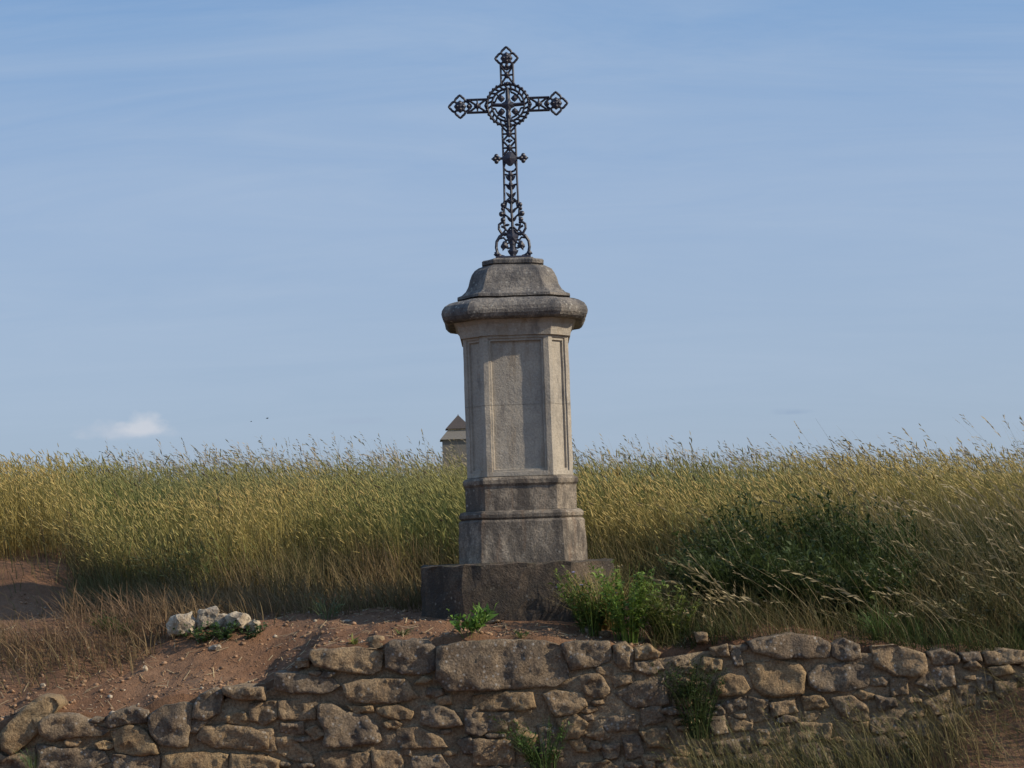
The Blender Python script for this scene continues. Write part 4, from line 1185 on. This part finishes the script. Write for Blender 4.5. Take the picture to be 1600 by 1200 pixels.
# --- long straw coloured stalks blown over the right of the wall
def straw_stalks():
    G = Geo(); spec = []
    r = random.Random(21)
    for _ in range(170):
        x = 1.1 + 3.5 * r.random() ** 0.7; y = r.uniform(5.85, 7.9)
        spec.append((x, y, r.uniform(0.35, 0.95) * (0.75 + 0.25 * min(1, (y - 5.8))), r.uniform(-0.75, -0.25)))
    for _ in range(120):
        spec.append((r.uniform(2.6, 4.8), r.uniform(6.2, 8.2), r.uniform(0.7, 1.15), r.uniform(-0.7, -0.35)))
    for _ in range(60): spec.append((r.uniform(0.9, 1.5), r.uniform(5.85, 6.1), r.uniform(0.15, 0.4), r.uniform(-0.4, 0.1)))
    for _ in range(46):
        y = r.uniform(7.4, 9.0); x = pix(r.uniform(1290, 1700), 800, y).x; spec.append((x, y, r.uniform(1.0, 1.38), r.uniform(-0.6, -0.3)))
    for _ in range(70):
        spec.append((r.uniform(1.3, 3.4), r.uniform(5.7, 6.3), r.uniform(0.3, 0.6), r.uniform(-0.6, -0.2)))
    a = np.array(spec); n = len(a)
    root = np.stack([a[:, 0], a[:, 1], ground_z(a[:, 0], a[:, 1])], -1)
    lean = np.stack([a[:, 3], rng.normal(-0.05, 0.1, n)], -1)
    C = lerp_c((0.26, 0.21, 0.10), (0.44, 0.35, 0.20), rng.random(n))
    tip, tan = blades(G, root, a[:, 2] * 0.9, lean, np.full(n, 0.0045), C * 0.75, C, 6, 1.5)
    s = rng.random(n) < 0.55
    panicles(G, tip[s], tan[s], rng.uniform(0.10, 0.2, s.sum()), C[s] * 0.95, 9, 0.25, (-0.4, 0))
    return link('straw_stalks', G.mesh('straw_stalks'), MAT['grass'])


tag(straw_stalks(), 'long straw coloured grass stalks blown sideways above the wall', 'grass', kind='stuff')


# --- grass growing up from the verge over the lower wall
def verge_grass():
    G = Geo(); n = 2000
    x = rng.uniform(1.0, 4.2, n); y = rng.uniform(5.05, 5.50, n)
    m_ = (fbm(x * 1.6 + 3, y * 3, 3) + 0.4 * rng.random(n)) > 0.50 - 0.1 * sstep(1.6, 2.2, x)
    x, y = x[m_], y[m_]; n = len(x)
    root = np.stack([x, y, bank_z(x, y)], -1)
    h = 0.17 + 0.32 * rng.random(n) * (0.5 + fbm(x * 2, y * 2)) - 0.13 * sstep(2.5, 3.1, x)
    tone = np.clip(fbm(x * 1.5, y * 1.5 + 4) * 1.5 - 0.2 + rng.normal(0, 0.2, n), 0, 1)
    C = lerp_c((0.075, 0.10, 0.03), (0.26, 0.20, 0.09), tone) * rng.uniform(0.7, 1.2, (n, 1))
    lean = np.stack([-0.12 + rng.normal(0, 0.10, n), rng.normal(0.05, 0.06, n)], -1)
    tip, tan = blades(G, root, h, lean, rng.uniform(0.003, 0.006, n), C * 0.8, C * 1.1, 4, 1.8)
    s = rng.random(n) < 0.12
    panicles(G, tip[s], tan[s], rng.uniform(0.06, 0.12, s.sum()), C[s], 6, 0.3, (-0.4, 0))
    return link('verge_grass', G.mesh('verge_grass'), MAT['grass'])


tag(verge_grass(), 'mixed green and straw grass growing in front of the lower wall', 'grass', kind='stuff')

# ------------------------------------------------------------------ leafy plants
def leaves(G, base, d, L, w, C, fold=0.18, droop=0.25):
    n = len(base); d = d / (np.linalg.norm(d, axis=1, keepdims=True) + 1e-9)
    up = np.array([[0, 0, 1.0]]) + rng.normal(0, 0.35, (n, 3)); s = np.cross(d, up); s /= np.linalg.norm(s, axis=1, keepdims=True) + 1e-9
    nn = np.cross(s, d)
    V = np.zeros((n, 6, 3)); V[:, 0] = base
    mid = base + d * (L * 0.45)[:, None]
    V[:, 1] = mid + s * (w * 0.5)[:, None] + nn * (w * fold)[:, None]; V[:, 2] = mid; V[:, 3] = mid - s * (w * 0.5)[:, None] + nn * (w * fold)[:, None]
    V[:, 4] = base + d * (L * 0.98)[:, None] - np.array([[0, 0, 1.0]]) * (L * droop)[:, None]
    V[:, 5] = V[:, 4]
    T = np.array([(0, 1, 2), (0, 2, 3), (2, 1, 4), (3, 2, 4)])[None] + (np.arange(n) * 6)[:, None, None]
    G.add(V.reshape(-1, 3), T=T.reshape(-1, 3), C=np.repeat(C, 6, 0))


def plant(name, x, y, z, height, spread, nstem, nleaf, L, w, c0, c1, label, cat, group=None, lean=(-0.05, 0.0), upright=0.5, flowers=None, blade=0):
    e = empty(name, (x, y, z), label, cat, group)
    S = Geo(); n = nstem
    ang = rng.uniform(0, 6.283, n); rad = spread * np.sqrt(rng.random(n))
    root = np.stack([x + rad * 0.35 * np.cos(ang), y + rad * 0.35 * np.sin(ang), np.full(n, z - 0.02)], -1)
    h = height * rng.uniform(0.6, 1.0, n)
    ln = np.stack([rad * np.cos(ang) * 0.8 + lean[0] * h / height + rng.normal(0, 0.02, n), rad * np.sin(ang) * 0.8 + lean[1]], -1)
    sc0 = lerp_c(c0, c1, rng.random(n)) * 0.9
    tip, tan = blades(S, root, h, ln, np.full(n, max(0.003, height * 0.010)), sc0, sc0 * 1.1, 4, 1.6)
    so_ = link('stem', S.mesh('stem'), MAT['leaf'], e)
    Lf = Geo(); m_ = nleaf
    si = rng.integers(0, n, m_); t = rng.uniform(0.12, 1.0, m_) ** 0.8
    b = root[si].copy(); b[:, 2] += h[si] * t; b[:, :2] += ln[si] * (t ** 1.6)[:, None]
    d = rng.normal(0, 1, (m_, 3)); d[:, 2] = np.abs(d[:, 2]) * 0.6 + upright - 0.2; d[:, 0] += lean[0] * 2
    C = lerp_c(c0, c1, np.clip(rng.random(m_) * 0.7 + t * 0.3, 0, 1)) * rng.uniform(0.7, 1.25, (m_, 1))
    leaves(Lf, b, d, L * rng.uniform(0.35, 1.35, m_) * (1.15 - 0.45 * t), w * rng.uniform(0.5, 1.3, m_) * (1.1 - 0.4 * t), C)
    if blade:
        k = blade; a2 = rng.uniform(0, 6.283, k)
        rt = np.stack([x + spread * 0.4 * np.cos(a2) * rng.random(k), y + spread * 0.4 * np.sin(a2) * rng.random(k), np.full(k, z - 0.01)], -1)
        bc = lerp_c(c0, c1, rng.random(k)) * rng.uniform(0.8, 1.2, (k, 1))
        l2 = np.stack([np.cos(a2) * spread * rng.uniform(0.3, 1.0, k) + lean[0], np.sin(a2) * spread * rng.uniform(0.3, 1.0, k)], -1)
        blades(Lf, rt, height * rng.uniform(0.5, 1.0, k), l2, np.full(k, 0.006), bc * 0.8, bc * 1.1, 4, 1.6)
    fo = link('foliage', Lf.mesh('foliage'), MAT['leaf'], e); fo['kind'] = 'stuff'
    if flowers:
        for q in range(flowers[0]):
            i = int(rng.integers(0, n)); FG = Geo(); k = 9
            a3 = np.linspace(0, 6.283, k, endpoint=False); d3 = np.stack([np.cos(a3), np.sin(a3) * 0.8 - 0.4, np.full(k, 0.5)], -1)
            fb = np.repeat((tip[i] + np.array([0, -0.01, 0.005]))[None], k, 0)
            leaves(FG, fb, d3, np.full(k, 0.017), np.full(k, 0.009), np.repeat(np.array([flowers[1]]), k, 0) * rng.uniform(0.85, 1.1, (k, 1)))
            link('flower', FG.mesh('flower'), MAT['leaf'], e)
    return e


def at_px(px, py):
    x, y, z = on_ground(px, py); return x, y, z


DG0, DG1 = (0.024, 0.038, 0.013), (0.08, 0.11, 0.030)
MG0, MG1 = (0.045, 0.085, 0.022), (0.12, 0.19, 0.045)
# tall dark weeds on the right, behind the wall
WG = 'tall dark green weeds behind the wall'
WLAB = 'tall dark green leafy weed in the thicket behind the wall'
for (px_, Y, hh, sp) in [(1120, 7.0, 0.42, 0.2), (1165, 6.9, 0.55, 0.24), (1205, 7.2, 0.66, 0.26), (1240, 6.7, 0.60, 0.25), (1262, 7.3, 0.72, 0.27),
                         (1300, 6.6, 0.58, 0.25), (1330, 7.1, 0.66, 0.25), (1375, 6.8, 0.55, 0.25), (1420, 7.2, 0.55, 0.24), (1185, 6.35, 0.38, 0.2),
                         (1280, 6.2, 0.46, 0.24), (1350, 6.2, 0.44, 0.24), (1140, 6.3, 0.40, 0.22), (1225, 6.2, 0.44, 0.24), (1100, 6.5, 0.45, 0.22), (1400, 6.35, 0.42, 0.24), (1390, 7.4, 0.62, 0.3), (1150, 7.5, 0.55, 0.26), (1300, 7.6, 0.66, 0.3)]:
    w_ = pix(px_, 900, Y); x_ = w_.x; hh *= random.uniform(0.95, 1.45)
    plant('weed_plant', x_, Y, float(ground_z(x_, Y)), hh, sp, 22, 430, 0.105, 0.026, DG0, DG1, WLAB, 'weed', WG, (-0.14, 0), 0.75, blade=170)
for (px_, Y, hh, sp) in [(1560, 6.3, 0.42, 0.28), (1480, 6.7, 0.50, 0.28), (1610, 6.9, 0.55, 0.3), (1500, 6.1, 0.34, 0.26), (1440, 6.5, 0.42, 0.26), (1620, 6.1, 0.38, 0.28), (1545, 7.3, 0.55, 0.3)]:
    w_ = pix(px_, 900, Y); x_ = w_.x
    plant('weed_plant', x_, Y, float(ground_z(x_, Y)), hh, sp, 16, 420, 0.065, 0.024, (0.045, 0.058, 0.022), (0.13, 0.115, 0.045),
          'brownish olive weed among straw stalks beyond the dark thicket', 'weed', 'olive weeds among straw', (-0.12, 0), 0.5, blade=70)
# bright grass clump low right behind wall
for (px_, py_) in [(1375, 1000), (1425, 1003)]:
    x_, y_, z_ = at_px(px_, py_)
    plant('grass_clump', x_, y_ + 0.05, z_, 0.26, 0.16, 8, 70, 0.05, 0.012, MG0, MG1, 'fresh green grass clump on the wall below the dark thicket', 'grass', 'fresh clumps on the wall top', (-0.05, -0.02), 0.6, blade=60)
# flowering plant right of the plinth
w_ = pix(985, 985, 6.0)
for (px_, Y, hh, sp, nl, lab, fl, c0, c1) in [
        (922, 5.95, 0.47, 0.21, 640, 'green leafy plant with pale lilac flowers beside the plinth', (4, (0.42, 0.40, 0.66)), (0.06, 0.10, 0.024), (0.19, 0.25, 0.055)),
        (980, 5.82, 0.56, 0.26, 1150, 'dense bright green bush hanging over the wall beside the plinth', None, (0.065, 0.115, 0.024), (0.22, 0.32, 0.06)),
        (1045, 5.86, 0.44, 0.24, 760, 'yellowish green bushy weed between the bright bush and the wall creeper', None, (0.06, 0.09, 0.022), (0.22, 0.245, 0.06))]:
    xx = pix(px_, 950, Y).x
    plant('flowering_weed' if fl else 'bushy_weed', xx, Y, float(ground_z(xx, Y)), hh, sp, 30, nl, 0.062, 0.026, c0, c1, lab, 'plant', None, (-0.04, -0.03), 0.5, fl, blade=60)
xx = pix(938, 900, 6.0).x
plant('dry_grass_tuft', xx, 6.12, float(ground_z(xx, 6.12)), 0.46, 0.26, 40, 60, 0.06, 0.009, (0.26, 0.21, 0.07), (0.48, 0.36, 0.15), 'golden dry grass tuft leaning on the plinth corner above the bright bush', 'grass', None, (-0.05, -0.06), 0.5, blade=300)
# low rosette in front of the plinth
x_, y_, z_ = at_px(733, 992)
plant('leafy_rosette', x_, y_, z_, 0.20, 0.15, 16, 110, 0.125, 0.036, (0.06, 0.12, 0.025), (0.17, 0.30, 0.055), 'bright green broad leaved plant at the foot of the plinth', 'plant', None, (0, -0.02), 0.9)
x_, y_, z_ = at_px(553, 1012)
plant('leafy_seedling', x_, y_, z_, 0.07, 0.05, 4, 9, 0.10, 0.03, (0.13, 0.15, 0.03), (0.26, 0.26, 0.06), 'small yellow green broad leaves beside the ochre stone', 'plant', None, (0, 0), 1.1)
for (px_, py_, lab) in [(628, 992, 'tiny green sprig on the soil between seedling and rosette'), (815, 995, 'low patch of green sprigs right of the broad leaved plant')]:
    x_, y_, z_ = at_px(px_, py_)
    plant('green_sprig', x_, y_, z_, 0.07, 0.09, 12, 40, 0.03, 0.008, MG0, MG1, lab, 'plant', None, (0, 0), 0.6, blade=20)
# spindly tuft in the shade of the pedestal
x_, y_, z_ = at_px(512, 968)
plant('grass_tuft', x_, y_, z_, 0.24, 0.17, 12, 26, 0.09, 0.010, (0.08, 0.12, 0.05), (0.18, 0.22, 0.10), 'spindly green grass tuft in the pedestal shadow', 'grass', None, (0.0, 0), 0.6, blade=26)
# plant below pale rocks, green patch on the mound
for (px_, py_, lab) in [(345, 1003, 'dark green leafy plant below the squared pale rock'), (388, 1000, 'green leafy plant at the soil end of the rock row'), (312, 1008, 'small weed in the shade below the grey rock')]:
    x_, y_, z_ = at_px(px_, py_)
    plant('leafy_weed', x_, y_ + 0.05, z_, 0.17, 0.15, 14, 240, 0.05, 0.022, (0.03, 0.06, 0.022), (0.10, 0.16, 0.05), lab, 'plant', None, (0, -0.03), 0.5)
for (px_, py_, lab) in [(165, 985, 'green grass patch growing in the dry brown mound'), (190, 990, 'low green grass patch between dry mound and rocks')]:
    x_, y_, z_ = at_px(px_, py_)
    plant('grass_patch', x_, y_, z_, 0.15, 0.16, 12, 90, 0.04, 0.010, (0.05, 0.085, 0.025), (0.11, 0.16, 0.045), lab, 'grass', None, (-0.02, 0), 0.6, blade=60)
# plants rooted in the wall face
def wall_plant(name, px_, py_, hpx, spx, nl, c0, c1, label, upright, lean, blade, out=0.10):
    w_ = pix(px_, py_, WALL_Y - 0.05); s_ = (WALL_Y - CAM_Y) / F_PX
    e = plant(name, w_.x, WALL_Y - out, w_.z, hpx * s_, spx * s_, 16, nl, 0.055, 0.014, c0, c1, label, 'plant', None, lean, upright, blade=blade)
    return e


wall_plant('wall_weed', 848, 1200, 90, 55, 520, (0.04, 0.075, 0.022), (0.10, 0.16, 0.045), 'green feathery weed growing out of the wall below the large block', 0.5, (-0.08, -0.03), 60)
wall_plant('wall_creeper', 1085, 1150, 130, 60, 760, (0.022, 0.042, 0.014), (0.06, 0.085, 0.026), 'dark green creeper climbing the wall below the bushy weeds', 0.5, (-0.06, -0.02), 50)
wall_plant('wall_creeper', 1075, 1095, 75, 55, 520, (0.022, 0.042, 0.014), (0.065, 0.09, 0.028), 'upper dark creeper tuft over the wall edge', 0.5, (-0.04, -0.02), 30)
wall_plant('wall_tuft', 55, 1195, 40, 28, 6, (0.08, 0.12, 0.05), (0.16, 0.22, 0.09), 'few thin green blades under the leaning slab', 0.5, (-0.03, -0.02), 14, 0.12)

# ------------------------------------------------------------------ birds
for k, (px_, py_, lab) in enumerate([(417, 654, 'small dark bird flying above the field'), (392, 659, 'tiny far bird flying beyond the other bird')]):
    p_ = pix(px_, py_, 60 if k == 0 else 90); s = 0.065
    V = [(-0.9, 0, 0), (0, 0.25, 0.1), (0.9, 0, 0), (0, -0.25, 0.1), (0, 0, -0.14), (0.1, 1.3, 0.7), (0.3, -1.3, 0.6), (-0.1, 0.5, 0.3), (-0.1, -0.5, 0.3)]
    T = [(0, 1, 4), (1, 2, 4), (2, 3, 4), (3, 0, 4), (0, 3, 1), (1, 3, 2), (1, 7, 5), (1, 5, 2), (3, 6, 8), (3, 2, 6)]
    o = link('bird', np_mesh('bird', np.array(V) * s, tris=np.array(T)), MAT['bird']); o.location = p_; o.rotation_euler = (0, 0, 0.5)
    tag(o, lab, 'bird')
